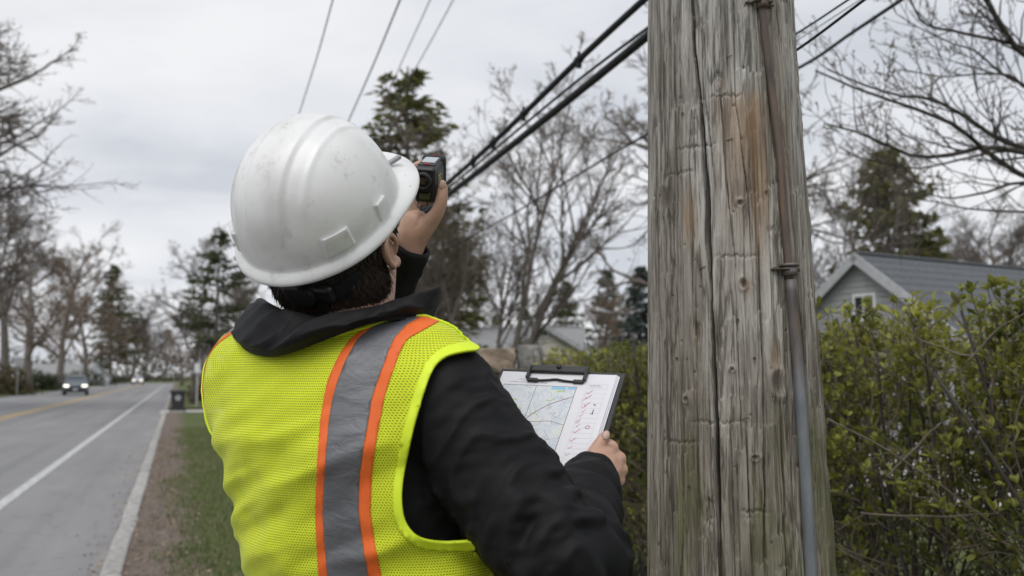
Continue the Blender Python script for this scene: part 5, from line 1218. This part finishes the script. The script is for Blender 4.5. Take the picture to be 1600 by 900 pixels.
# ---------------------------------------------------------------- jacket
def seg_param(P, A, B):
    d = B-A; L = np.linalg.norm(d); t = np.clip((P-A)@d/L**2, 0, 1); q = P-(A+t[:, None]*d); return t, np.linalg.norm(q, axis=1), q
def build_jacket():
    parts = [torso(-.012, .75)]
    armR = catmull([bpt(.10, 0, 1.50), SH_R, SH_R*.55+EL_R*.45+np.array((0, -.006, .0)), EL_R+np.array((.004, -.008, -.002)), EL_R*.45+WR_R*.55+np.array((.002, -.006, -.004)), WR_R+(WR_R-EL_R)*.03], 26)
    rR = np.interp(np.linspace(0, 1, 26), [0, .18, .4, .62, .8, 1], [.085, .089, .080, .070, .056, .039]); parts.append(capsule(armR, rR, 20))
    armL = catmull([bpt(-.10, 0, 1.50), SH_L, SH_L*.5+EL_L*.5, EL_L, EL_L*.5+WR_L*.5, WR_L-(WR_L-EL_L)*.02], 24)
    parts.append(capsule(armL, np.interp(np.linspace(0, 1, 24), [0, .2, .6, .8, 1], [.08, .082, .068, .048, .034]), 18))
    V, F = remesh(*join(*parts), .0062); V = smooth(V, F, 9, .5); N = vnormals(V, F)
    # folds along the sleeve: creases run round the arm and bunch at the elbow
    t1, d1, q1 = seg_param(V, SH_R, EL_R); t2, d2, q2 = seg_param(V, EL_R, WR_R); lower = d2 < d1
    ax1 = unit(EL_R-SH_R); ax2 = unit(WR_R-EL_R); e1 = unit(np.cross(ax1, np.array((0, 1., 0)))); e2 = np.cross(ax1, e1)
    th = np.arctan2(q1@e2, q1@e1); L = np.where(lower, .30+t2*.25, t1*.30)
    on = sstep(.05, .10, V[:, 0]-(-.20))*(V[:, 0] > -.12)
    c = np.stack((L*24+1.6*np.sin(th+.6), np.cos(th)*1.1, np.sin(th)*1.1), 1); f1 = fbm(c, 2, 61); r1 = 1-np.abs(f1)*2.2
    c2 = np.stack((L*40-2.2*np.cos(th), np.cos(th)*1.5, np.sin(th)*1.5), 1); f2 = 1-np.abs(fbm(c2, 2, 71))*2.2
    el = np.exp(-((L-.30)/.09)**2); cu = np.exp(-((L-.50)/.06)**2)
    dsp = on*((.0075+.007*el)*(r1*np.abs(r1))+(.0030+.005*el+.005*cu)*f2)
    c3 = V*np.array((9, 9, 16)); dsp += (1-on)*.004*fbm(c3, 3, 81)
    V = smooth(V+N*dsp[:, None], F, 1, .4)
    j = mk('jacket', V, F, M_jacket, person, smooth=True)
    # knitted-looking cuff rolls at the wrists
    for W_, E_, r in ((WR_R, EL_R, .036), (WR_L, EL_L, .030)):
        d = unit(W_-E_); n1 = unit(np.cross(d, UPV)); n2 = np.cross(d, n1); rings = []
        for k, rr_ in ((-.035, 1.16), (-.02, 1.26), (-.008, 1.20), (.004, 1.27), (.016, 1.20), (.024, 1.10), (.022, .95), (.0, .9)):
            a = np.arange(40)*2*math.pi/40; rings.append(W_+d*k+(r*rr_*(1+.03*np.sin(a*7+k*90)))[:, None]*(np.cos(a)[:, None]*n1+np.sin(a)[:, None]*n2))
        mk('cuff', *loft(rings, cap=False), M_jacket, j, smooth=True)
    # raglan seam down the back of the sleeve
    # collar: a soft hood-like collar round the neck, its wing standing up at the far side
    low = [(376, 520, 1.66), (366, 528, 1.57), (392, 552, 1.47), (438, 556, 1.41), (505, 533, 1.375), (575, 507, 1.375), (630, 499, 1.40), (668, 504, 1.47), (668, 512, 1.60)]
    mid = [(374, 500, 1.66), (364, 515, 1.56), (388, 532, 1.45), (440, 528, 1.385), (510, 510, 1.36), (578, 492, 1.365), (634, 481, 1.395), (676, 480, 1.47), (680, 490, 1.60)]
    top = [(404, 466, 1.66), (398, 472, 1.58), (416, 474, 1.50), (458, 486, 1.44), (520, 488, 1.40), (582, 475, 1.41), (640, 462, 1.43), (687, 446, 1.485), (690, 458, 1.60)]
    inn = [(430, 480, 1.64), (432, 490, 1.60), (444, 505, 1.53), (475, 515, 1.47), (528, 512, 1.445), (575, 500, 1.45), (622, 490, 1.465), (655, 480, 1.51), (660, 490, 1.60)]
    cur = [catmull([at(*p) for p in q], 90) for q in (low, mid, top, inn)]
    g = []
    for i in range(90):
        g.append(catmull([cur[0][i], cur[1][i], cur[2][i], cur[3][i]], 22))
    G = np.array(g); k = 22
    C0 = G.reshape(-1, 3); s_ = np.repeat(np.linspace(0, 1, 90), k); v_ = np.tile(np.linspace(0, 1, k), 90)
    dd = .0075*fbm(np.stack((s_*7+v_*2.2, v_*3.0, s_*0), 1), 3, 15)+.0055*(1-2.4*np.abs(fbm(np.stack((s_*13-v_*4.5, v_*2.2, s_*0), 1), 2, 25)))-.004
    nrm = unit_rows(C0-np.array((bpt(0, 0, 1.5)[0], bpt(0, 0, 1.5)[1], 1.50))); C0 = C0+nrm*(dd*sstep(0, .15, v_))[:, None]
    F = [[i*k+q, (i+1)*k+q, (i+1)*k+q+1, i*k+q+1] for i in range(89) for q in range(k-1)]
    c = mk('collar', C0, F, M_jacket, j, smooth=True); solid(c, .004)
def unit_rows(A): return A/(np.linalg.norm(A, axis=1, keepdims=True)+1e-12)
build_jacket()

# ---------------------------------------------------------------- safety vest
def poly_sd(P, poly):
    """signed distance to a closed polygon, negative inside"""
    poly = np.asarray(poly, float); A = poly; B = np.roll(poly, -1, 0); d = np.full(len(P), 1e9); ins = np.zeros(len(P), bool)
    for a, b in zip(A, B):
        e = b-a; t = np.clip(((P-a)@e)/(e@e), 0, 1); d = np.minimum(d, np.linalg.norm(P-a-t[:, None]*e, axis=1))
        c = (a[1] <= P[:, 1]) != (b[1] <= P[:, 1]); x = a[0]+(P[:, 1]-a[1])/(b[1]-a[1]+1e-12)*e[0]; ins ^= c & (P[:, 0] < x)
    return np.where(ins, -d, d)
def mesh_fabric():
    m, n, l, b = nodes('hivis_mesh_fabric'); b.inputs['Roughness'].default_value = .75; b.inputs['Specular IOR Level'].default_value = .2; b.inputs['Sheen Weight'].default_value = .15
    a = n.new('ShaderNodeAttribute'); a.attribute_name = 'fab'; mp = n.new('ShaderNodeMapping'); mp.inputs['Scale'].default_value = (245, 290, 0); l.new(a.outputs['Vector'], mp.inputs[0])
    sp = n.new('ShaderNodeSeparateXYZ'); l.new(mp.outputs[0], sp.inputs[0]); sk = n.new('ShaderNodeMath'); sk.operation = 'MULTIPLY_ADD'; sk.inputs[1].default_value = .5; l.new(sp.outputs[1], sk.inputs[0]); l.new(sp.outputs[0], sk.inputs[2])
    cb = n.new('ShaderNodeCombineXYZ'); l.new(sk.outputs[0], cb.inputs[0]); l.new(sp.outputs[1], cb.inputs[1])
    vo = n.new('ShaderNodeTexVoronoi'); vo.voronoi_dimensions = '2D'; vo.inputs['Scale'].default_value = 1; vo.inputs['Randomness'].default_value = .06; l.new(cb.outputs[0], vo.inputs['Vector'])
    mr = n.new('ShaderNodeMapRange'); mr.inputs[1].default_value = .17; mr.inputs[2].default_value = .33; mr.inputs[3].default_value = .22; l.new(vo.outputs['Distance'], mr.inputs[0])
    nz = add_noise(n, l, 5, 4); c = add_ramp(n, l, nz.outputs[0], [(.3, (.65, .75, .030)), (.7, (.73, .82, .04))]); l.new(c.outputs[0], b.inputs['Base Color'])
    add_bump(n, l, b, mr.outputs[0], .35, .0006)
    tr = n.new('ShaderNodeBsdfTransparent'); mx = n.new('ShaderNodeMixShader'); l.new(mr.outputs[0], mx.inputs[0]); l.new(tr.outputs[0], mx.inputs[1])
    tl = n.new('ShaderNodeBsdfTranslucent'); tl.inputs[0].default_value = (.45, .62, .03, 1); m2 = n.new('ShaderNodeMixShader'); m2.inputs[0].default_value = .12; l.new(b.outputs[0], m2.inputs[1]); l.new(tl.outputs[0], m2.inputs[2])
    l.new(m2.outputs[0], mx.inputs[2]); l.new(mx.outputs[0], n['Material Output'].inputs[0]); return m
M_lime = mesh_fabric(); M_bind = mat('lime_binding', (.64, .80, .022), (.70, .85, .03), 20, .6, .3, 500, .0005)
M_orange = mat('orange_webbing', (.72, .115, .012), (.80, .15, .02), 25, .65, .4, 700, .0005)
def tape():
    m, n, l, b = nodes('silver_reflective_tape'); b.inputs['Roughness'].default_value = .5; b.inputs['Metallic'].default_value = .25
    nz = add_noise(n, l, 14, 6); c = add_ramp(n, l, nz.outputs[0], [(.3, (.125, .127, .138)), (.7, (.162, .164, .175))]); l.new(c.outputs[0], b.inputs['Base Color']); nf = add_noise(n, l, 700, 2); q_ = add_bump(n, l, b, nf.outputs[0], .2, .0005); nw = add_noise(n, l, 26, 4, (1, 1, 2.2), dist=.5); add_bump(n, l, b, nw.outputs[0], .6, .006, q_); return m
M_tape = tape()
def build_vest():
    parts = [torso(.010, .78)]
    for SH, EL in ((SH_R, EL_R), (SH_L, EL_L)):
        s0 = bpt(.06 if SH is SH_R else -.06, 0, 1.515); d = unit(EL-SH); parts.append(capsule(catmull([s0, SH, SH+d*.12], 8), [.095, .10, .102, .104, .105, .105, .104, .103], 20))
    V, F = remesh(*join(*parts), .0065); V = smooth(V, F, 14, .5); N = vnormals(V, F)
    s, t = body_coords(V); ang = np.arctan2(s/.205, -t/.135); z = V[:, 2]
    # draped folds: long shallow waves falling to the left
    xi = V@BR; al = xi*.90+z*.42; ac = -xi*.42+z*.90
    d = .021*(fbm(np.stack((al*4, ac*12, s*2), 1), 2, 101))+.011*(1-2*np.abs(fbm(np.stack((al*4+3, ac*16, t*3), 1), 2, 111)))+.0022*fbm(V*38, 2, 121)+.0085*np.clip(1-3.2*np.abs(fbm(np.stack((al*3.2+7, ac*21+1.5*al, s*1.5), 1), 2, 131)), 0, 1)
    low = sstep(1.50, 1.38, z); V = V+N*((d*(.25+.75*low)))[:, None]; V = smooth(V, F, 2, .4); N = vnormals(V, F)
    pix = proj(V); back = (N[:, 1]*1.0 < .35)
    s, t = body_coords(V)
    # arm opening traced on the back, an oval in front
    hole = [(746, 549), (722, 552), (695, 560), (675, 582), (655, 640), (640, 700), (630, 755), (629, 790), (636, 818), (655, 838), (690, 845), (740, 843), (1100, 838), (1100, 440), (775, 525)]
    sdb = poly_sd(pix, np.vstack((catmull(hole[:12], 80), np.array(hole[12:]))))/1085.
    front = np.sqrt(((t+.0)/.10)**2+((V[:, 2]-1.41)/.15)**2)-1; front = np.where(V[:, 2] > 1.26, .115-s, .1)
    armR = np.where((t < .02) & (s > -.05), sdb, np.where(s > 0, np.minimum(front, .3), .3))
    armL = np.where(s < -.09, (np.sqrt(((t-.015)/.095)**2+((V[:, 2]-1.42)/.145)**2)-1)*.1, .3)
    sl, tl = s/.135, (t-.02)/.115; neck = np.where(V[:, 2] > 1.46, (np.sqrt(sl**2+tl**2)-1)*.1, .3)
    vfront = np.where(t > .04, np.abs(s)-.012-np.clip(V[:, 2]-1.30, 0, 1)*.35, .3)
    edge = np.minimum.reduce([armR, armL, neck, vfront, V[:, 2]-.80])
    # stripe coordinate on the back: 0 at the left orange edge, 1, 2, 3 at the following edges
    yk = [480, 500, 508, 530, 550, 570, 597, 620, 657, 700, 741, 800, 850, 895, 960]
    e0 = [610, 590, 575, 548, 533, 523, 512, 507, 501, 498, 495, 493, 495, 498, 503]
    e1 = [626, 606, 586, 560, 548, 538, 528, 521, 515, 511, 508, 505, 508, 512, 517]
    e2 = [672, 650, 636, 616, 607, 600, 590, 582, 576, 568, 562, 561, 567, 575, 586]
    e3 = [712, 690, 676, 636, 625, 618, 608, 601, 594, 586, 581, 579, 586, 595, 607]
    E = [np.interp(pix[:, 1], yk, e) for e in (e0, e1, e2, e3)]; x = pix[:, 0]
    isb = (t < .03) & (s > -.12)
    def lat(a, b): return np.where(isb, np.minimum(x-a, b-x)/1085., -.05)
    fr = (t >= .03) & (s > 0)
    def latf(a, b): return np.where(fr, np.minimum(s-a, b-s), -.05)
    angv = np.degrees(np.arctan2(s/.205, -t/.135)); lt = (s < -.05)
    def latl(a, b): return np.where(lt, np.minimum(-angv-a, b+angv)*.003, -.05)
    hz = V[:, 2]
    def hoop(a, b): return np.minimum(hz-a, b-hz)
    orange = np.maximum.reduce([lat(E[0], E[1]), lat(E[2], E[3]), latf(.085, .098), latf(.148, .161), latl(59, 64), latl(84, 90), hoop(1.148, 1.165), hoop(1.09, 1.107)])
    silver = np.maximum.reduce([lat(E[1], E[2]), latf(.098, .148), latl(64, 84), hoop(1.107, 1.148)])
    hoopm = np.maximum(hoop(1.085, 1.17), -1); 
    vest = thing('safety_vest', None, None, FEET); vest.parent = person; vest.location = (0, 0, 0)
    fab = np.stack((np.where(np.abs(s) > -1, xi_of(V), 0), V[:, 2], np.zeros(len(V))), 1)
    X = np.column_stack((V, fab, edge, orange, silver, N))
    X, F = clip(X, F, edge)
    bw = .0125
    body, Fb = clip(X, F, X[:, 6]-bw*.8)
    o = mk('mesh_panel', body[:, :3], Fb, M_lime, vest, smooth=True)
    a = o.data.attributes.new('fab', 'FLOAT_VECTOR', 'POINT'); a.data.foreach_set('vector', body[:, 3:6].astype(np.float32).ravel())
    Xb, Fb = clip(X, F, bw-X[:, 6]); q = mk('edge_binding', Xb[:, :3]+Xb[:, 9:12]*.0018, Fb, M_bind, vest, smooth=True); solid(q, .004, 0)
    Xo, Fo = clip(X, F, np.minimum(X[:, 7], X[:, 6]-bw*.5)); q = mk('orange_border', Xo[:, :3]+Xo[:, 9:12]*.0014, Fo, M_orange, vest, smooth=True); solid(q, .001)
    Xs, Fs = clip(X, F, np.minimum(X[:, 8], X[:, 6]-bw*.5)); q = mk('reflective_stripe', Xs[:, :3]+Xs[:, 9:12]*.0018, Fs, M_tape, vest, smooth=True); solid(q, .0012)
def xi_of(V):
    s, t = body_coords(V); th = np.linspace(-math.pi, math.pi, 721); e = 2/2.6; x = np.sign(np.sin(th))*np.abs(np.sin(th))**e*.21; y = np.sign(np.cos(th))*np.abs(np.cos(th))**e*.14
    ln = np.r_[0, np.cumsum(np.hypot(np.diff(x), np.diff(y)))]; pa = np.arctan2(x, y); pa[0] = -math.pi; return np.interp(np.arctan2(s, -t), pa, ln)
build_vest()

# ---------------------------------------------------------------- trousers and boots (below the picture's edge)
def build_legs():
    M_tr = mat('navy_work_trousers', (.018, .022, .032), (.03, .035, .048), 10, .85, .4, 300, .001); parts = [loft([np.array([bpt(math.cos(a)*w, math.sin(a)*d, z) for a in np.arange(32)*2*math.pi/32]) for z, w, d in ((.80, .17, .11), (.90, .175, .125), (.98, .165, .115), (1.04, .16, .11))])]
    for s in (-1, 1): parts.append(capsule(catmull([bpt(s*.085, 0, .92), bpt(s*.10, .005, .72), bpt(s*.11, .02, .56), bpt(s*.12, .005, .36), bpt(s*.125, -.005, .22)], 14), np.interp(np.linspace(0, 1, 14), [0, .4, .6, 1], [.098, .085, .072, .062]), 18))
    V, F = remesh(*join(*parts), .012); V = smooth(V, F, 5); N = vnormals(V, F); V = V+N*(.006*fbm(V*np.array((12, 12, 20)), 2, 5))[:, None]; mk('trousers', V, F, M_tr, person, smooth=True)
    M_bt = mat('tan_work_boot', (.16, .095, .05), (.22, .14, .08), 12, .7, .3)
    for s in (-1, 1):
        f = bpt(s*.125, -.01, .13); rt = np.stack((BR, BF, UPV), 1)
        V, F = remesh(*join(capsule([f+UPV*.02+BF*-.03, f+UPV*.02+BF*.17], [.042, .042], 14), capsule([f+UPV*.05, f+UPV*.16], [.05, .054], 14), ball(f+BF*.16+UPV*.02, (.046, .05, .04), rt)), .008); V = smooth(V, F, 4); b = mk('boot', V, F, M_bt, person, smooth=True)
        mk('sole', *bevbox(f+BF*.075-UPV*.018, (.098, .31, .028), .012, rt), M_rub, b)
build_legs()

# ================================================================ clipboard with the map sheet
CW = unit((.93, -.416, -.04)); CD = unit((-.3, -.6, -.74)); CD = unit(CD-CW*np.dot(CW, CD)); CN = np.cross(CD, CW)
if CN[1] > 0: CN = -CN                                     # towards the reader
CTR = at(978, 583, 1.72); BW, BH = .236, .318; CTL = CTR-CW*BW
def cb(a, b, h=0.): return CTL+CW*a+CD*b+CN*h             # a across from the left, b down, h above the board
CROT = np.stack((CW, -CD, CN), 1)
def sheet(a0, a1, b0, b1, h, t=.0003, curl=0, n=14):
    V = []; k = n+1
    for side in (0, 1):
        for j in range(k):
            for i in range(k):
                fa, fb = i/n, j/n; V.append(cb(a0+(a1-a0)*fa, b0+(b1-b0)*fb, h+curl*(fa**3)*(fb*.7+.3)-(t if side else 0)))
    F = [[j*k+i, (j+1)*k+i, (j+1)*k+i+1, j*k+i+1] for j in range(n) for i in range(n)]; m = k*k; F += [[m+j*k+i, m+j*k+i+1, m+(j+1)*k+i+1, m+(j+1)*k+i] for j in range(n) for i in range(n)]
    return np.array(V), F
def build_clipboard():
    c = cb(BW/2, BH/2); t = thing('clipboard', 'black clipboard with a wire clip, held at its edge by the worker', 'clipboard', c)
    M_bd = mat('black_board', (.016, .017, .019), (.026, .027, .030), 20, .5, .2, 200)
    V, F = bevbox((0, 0, 0), (BW, BH, .004), .0018, None, 2)
    mk('board', V@CROT.T+c-CN*.002, F, M_bd, t)
    ca = BW*.49
    mk('clip_base', *bevbox(cb(ca, .004, .006), (.106, .016, .009), .003, CROT), M_blackplastic, t)
    w = np.array([cb(ca-.052, .002, .011), cb(ca-.054, .016, .012), cb(ca-.052, .030, .008), cb(ca-.035, .030, .006), cb(ca-.015, .0285, .006), cb(ca, .0262, .006), cb(ca+.015, .0285, .006), cb(ca+.035, .030, .006), cb(ca+.052, .030, .008), cb(ca+.054, .016, .012), cb(ca+.052, .002, .011)])
    mk('wire_clip', *tube(catmull(w, 60), .0019, 8), M_blackplastic, t, smooth=True)
    for s in (-1, 1):
        mk('clip_pad', *bevbox(cb(ca+s*.043, .030, .0062), (.020, .0075, .006), .002, CROT), M_blackplastic, t); mk('clip_arm', *bevbox(cb(ca+s*.0535, .014, .009), (.006, .030, .007), .002, CROT), M_blackplastic, t)
    mk('hinge_rivet', *tube([cb(ca, .001, .008), cb(ca, .001, .0135)], .0045, 12), M_blackplastic, t, smooth=True)
    # the sheets
    M_paper = mat('white_paper', (.70, .70, .745), (.73, .73, .77), 6, .75)
    s = thing('map_sheet', 'white printed map sheets with red ticks, clamped on the clipboard', 'paper', c)
    for i, (da, db, h, cu) in enumerate(((.0015, .001, .0008, .003), (.0008, .0004, .0018, .0045), (0, 0, .003, .006))):
        V, F = sheet(.008+da*.3, BW-.0125-.0035*(2-i)*-.9-da, .0095+db, BH-.012, h, curl=cu); mk('sheet', V, F, M_paper, s, smooth=True)
    A0, A1 = .008, BW-.0125; Bb0, Bb1 = .0095, BH-.012
    def h_at(a, b):
        fa = np.clip((a-A0)/(A1-A0), 0, 1); fb = np.clip((b-Bb0)/(Bb1-Bb0), 0, 1); return .003+.006*fa**3*(fb*.7+.3)
    def pt(a, b, e=.00012): return cb(a, b, h_at(a, b)+e)
    def stroke(pts, w, e=.00025, n=None):
        P = np.asarray(pts, float); P = catmull(P, n or max(3, 4*len(P))) if len(P) > 2 else np.array([P[0]*(1-f)+P[1]*f for f in np.linspace(0, 1, 10)]); T_ = np.gradient(P, axis=0); T_ /= np.linalg.norm(T_, axis=1, keepdims=True)+1e-12; N_ = np.stack((-T_[:, 1], T_[:, 0]), 1)*w/2
        V = np.array([pt(*q, e) for q in P+N_]+[pt(*q, e) for q in P-N_]); k = len(P); return V, [[i, i+1, k+i+1, k+i] for i in range(k-1)]
    def patch(a0, a1, b0, b1, e, n=10):
        V = [pt(a0+(a1-a0)*i/n, b0+(b1-b0)*j/n, e) for j in range(n+1) for i in range(n+1)]; return np.array(V), [[j*(n+1)+i, (j+1)*(n+1)+i, (j+1)*(n+1)+i+1, j*(n+1)+i+1] for j in range(n) for i in range(n)]
    # map: tinted ground with lakes, woods, roads
    m, n, l, b = nodes('map_print'); b.inputs['Roughness'].default_value = .75
    n1 = add_noise(n, l, 38, 6, dist=1.0); c1 = add_ramp(n, l, n1.outputs[0], [(.36, (.52, .59, .66)), (.5, (.63, .665, .71)), (.6, (.66, .685, .71)), (.68, (.62, .68, .56))]); n2 = add_noise(n, l, 300, 3); c2 = add_mix(n, l, .25, c1.outputs[0], add_ramp(n, l, n2.outputs[0], [(.3, (.32, .36, .42)), (.6, (.8, .8, .82))]).outputs[0]); l.new(c2, b.inputs['Base Color'])
    m0, m1, q0, q1 = .020, .158, .040, .245
    mk('map_print', *patch(m0, m1, q0, q1, .00015, 16), m, s)
    ink = lambda nm, c_: mat(nm, c_, rough=.75)
    K = ink('black_ink', (.06, .06, .07)); G = ink('grey_ink', (.33, .34, .37)); Rd = ink('red_ink', (.52, .10, .13)); Br = ink('brown_ink', (.25, .14, .13)); Gn = ink('green_ink', (.42, .55, .20)); Bl = ink('blue_ink', (.27, .52, .72)); Yl = ink('ochre_ink', (.55, .38, .10))
    mk('map_frame', *join(stroke([(m0, q0), (m1, q0)], .0008), stroke([(m1, q0), (m1, q1)], .0009), stroke([(m0, q1), (m1, q1)], .0008), stroke([(m0, q0), (m0, q1)], .0008), stroke([(.083, q0), (.083, q1)], .0007)), K, s)
    mk('lake_print', *join(patch(.112, .139, q0+.001, q0+.0075, .0003), patch(.142, .157, q0+.001, q0+.006, .0003)), Bl, s)
    g = np.random.default_rng(12)
    hub = np.array((.083, .118)); roads = [stroke([hub, (.100, .098), (.122, .080), (.157, .062)], .0012, .0004), stroke([hub, (.095, .128), (.115, .150), (.150, .18)], .0008, .0004), stroke([hub, (.070, .100), (.050, .095), (.02, .080)], .0010, .0004), stroke([hub, (.085, .160), (.078, .2), (.08, .245)], .0009, .0004), stroke([hub, (.100, .121), (.130, .118), (.158, .125)], .0007, .0004)]
    mk('road_print', *join(*roads), Br, s)
    fine = []
    for i in range(46):
        p = np.array((g.uniform(m0+.006, m1-.012), g.uniform(q0+.006, q1-.012))); d = g.normal(0, .011, 2); e_ = p+d+g.normal(0, .006, 2); f_ = e_+g.normal(0, .010, 2); Q = np.clip(np.array((p, p+d*.5, e_, f_)), (m0+.002, q0+.002), (m1-.002, q1-.002)); fine.append(stroke(Q, .0005, .00035))
    mk('street_print', *join(*fine), G, s)
    mk('wood_print', *join(*[stroke([(a_, b_), (a_+g.uniform(.004, .012), b_+g.normal(0, .002)), (a_+.016, b_+g.normal(0, .003))], g.uniform(.0012, .003), .0003) for a_, b_ in zip(g.uniform(m0+.004, m1-.022, 22), g.uniform(q0+.01, q1-.008, 22))]), Gn, s)
    mk('town_print', *join(*[stroke([hub+g.normal(0, .004, 2), hub+g.normal(0, .004, 2)], .0018, .00045) for _ in range(6)]), Yl, s)
    # header lines of print, too small to read: rows of word-like dashes
    def words(a0, a1, b_, hgt_, gap=.0012):
        out = []; a_ = a0
        while a_ < a1:
            L = min(g.uniform(.003, .009), a1-a_); out.append(stroke([(a_, b_), (a_+L, b_)], hgt_, .0003)); a_ += L+gap
        return out
    mk('header_print', *join(*(words(.045, .128, .0265, .0011)+words(.082, .128, .0275, .0016))), G, s); mk('subheader_print', *join(*(words(.030, .06, .033, .0009)+words(.078, .100, .0335, .0018)+words(.12, .15, .031, .0009))), G, s)
    tb = [stroke([(.176, y), (.213, y)], .0003, .0003) for y in np.arange(.032, .25, .0108)]+[stroke([(x, .032), (x, .25)], .0003, .0003) for x in (.176, .213)]
    mk('table_print', *join(*tb), ink('pale_grey_ink', (.58, .585, .62)), s); mk('table_heading', *join(*(words(.181, .2, .0355, .0013)+words(.181, .205, .0385, .0006))), G, s)
    for i, y in enumerate((.0505, .061, .067, .0775, .0835, .0925, .102, .112, .1165, .124, .136, .154, .170, .185)):
        x = .179+g.normal(0, .0015); sc = (1.2 if i in (0, 1, 3, 11, 10) else .8)
        mk('check_mark', *stroke([(x, y), (x+.002*sc, y+.0035*sc), (x+.0035*sc, y+.002*sc), (x+.0085*sc, y-.0035*sc)], .00065*sc, .0005, 14), Rd, s)
    for x, y in ((.176, .057), (.176, .074), (.178, .082)): mk('red_dot', *stroke([(x, y), (x+.001, y)], .0012, .0005), Rd, s)
    mk('pen_mark', *stroke([(.199, .079), (.2005, .0785), (.2025, .0795)], .0022, .0005), ink('dark_red_ink', (.2, .04, .06)), s); mk('pen_mark', *join(stroke([(.202, .089), (.2015, .093), (.202, .098)], .0014, .0005), stroke([(.198, .0985), (.2035, .0985)], .0008, .0005)), K, s)
    mk('red_ring', *stroke([(.201+.0038*math.cos(q), .127+.003*math.sin(q)) for q in np.linspace(0, 6.5, 12)], .0009, .0005, 40), Rd, s)
build_clipboard()
for o_ in bpy.data.objects:
    if o_.name.split('.')[0] in ('wood_print', 'street_print', 'header_print', 'subheader_print', 'table_print', 'table_heading', 'road_print', 'town_print', 'lake_print'): o_['kind'] = 'stuff'

# ================================================================ hand-held meter
def build_meter():
    psi, th = R(11), R(27); F_ = np.array((math.sin(psi)*math.cos(th), math.cos(psi)*math.cos(th), math.sin(th))); R_ = np.array((math.cos(psi), -math.sin(psi), 0)); 
    ro = R(6); U_ = np.cross(R_, F_); R2 = R_*math.cos(ro)+U_*math.sin(ro)*-1; U2 = np.cross(R2, F_); rot = np.stack((R2, F_, U2), 1); c = at(663.5, 290, 1.700)+F_*.037
    def L(x, y, z): return c+rot@np.array((x, y, z), float)
    t = thing('hand_held_meter', 'small black laser meter with round eyepiece gripped in the raised hand', 'measuring device', c)
    M_case = mat('black_meter_case', (.013, .013, .015), (.02, .02, .022), 30, .42, .2, 300); M_rubr = mat('meter_grip_rubber', (.02, .02, .021), None, rough=.8)
    mk('case', *bevbox(c, (.037, .074, .064), .006, rot, 3), M_case, t, smooth=False)
    mk('grip_bumper', *bevbox(L(0, .032, .004), (.042, .020, .063), .006, rot, 2), M_rubr, t)
    mk('rear_plate', *bevbox(L(0, -.0365, .0), (.032, .004, .058), .0015, rot), M_case, t)
    ring = [];
    for y, r in ((-.036, .0150), (-.047, .0150), (-.049, .0138), (-.049, .0110), (-.041, .0104)):
        a = np.arange(28)*2*math.pi/28; ring.append([L(r*math.cos(q)-.001, y, .010+r*math.sin(q)) for q in a])
    mk('eyepiece', *loft(ring, cap=False), M_rubr, t, smooth=True)
    lens = mat('coated_lens', (.035, .045, .02), None, rough=.06, spec=.9); V, F = ball(L(-.001, -.042, .010), (.0106, .003, .0106), rot, 20); mk('lens', V, F, lens, t, smooth=True)
    V, F = bevbox(L(0, -.0385, -.019), (.024, .003, .016), .004, rot); mk('lower_window', V, F, lens, t)
    m, n, l, b = nodes('grey_lcd'); b.inputs['Base Color'].default_value = (.36, .40, .43, 1); b.inputs['Roughness'].default_value = .15
    mk('screen_bezel', *bevbox(L(0, .002, .0322), (.031, .050, .003), .001, rot), M_case, t); mk('screen', *bevbox(L(0, .006, .0342), (.024, .034, .0014), .0005, rot), m, t)
    Mr = mat('red_label', (.36, .035, .045), None, rough=.5); My = mat('yellow_print', (.55, .42, .05), None, rough=.6)
    mk('red_label', *box(L(0, -.020, .0343), (.013, .004, .0012), rot), Mr, t); mk('red_light', *ball(L(.002, .034, .0362), (.003, .002, .0014), rot, 10), Mr, t)
    mk('side_panel', *bevbox(L(.0188, .000, .002), (.0016, .044, .036), .0006, rot), mat('grey_side_panel', (.06, .062, .065), None, rough=.5), t)
    for dy, dz, w in ((-.006, .012, .020), (-.006, .006, .014), (-.002, .0, .018)): mk('yellow_print', *box(L(.0198, dy, dz), (.0006, w, .0025), rot), My, t)
    mk('red_dot', *ball(L(.0198, -.016, -.010), (.0008, .0025, .0025), rot, 8), Mr, t)
    P = catmull([L(-.012, -.034, -.031), L(-.012, -.042, -.037), L(-.004, -.045, -.040), L(.004, -.042, -.037), L(.004, -.034, -.031)], 16); mk('lanyard_loop', *tube(P, .0012, 6), M_blackplastic, t, smooth=True)
build_meter()
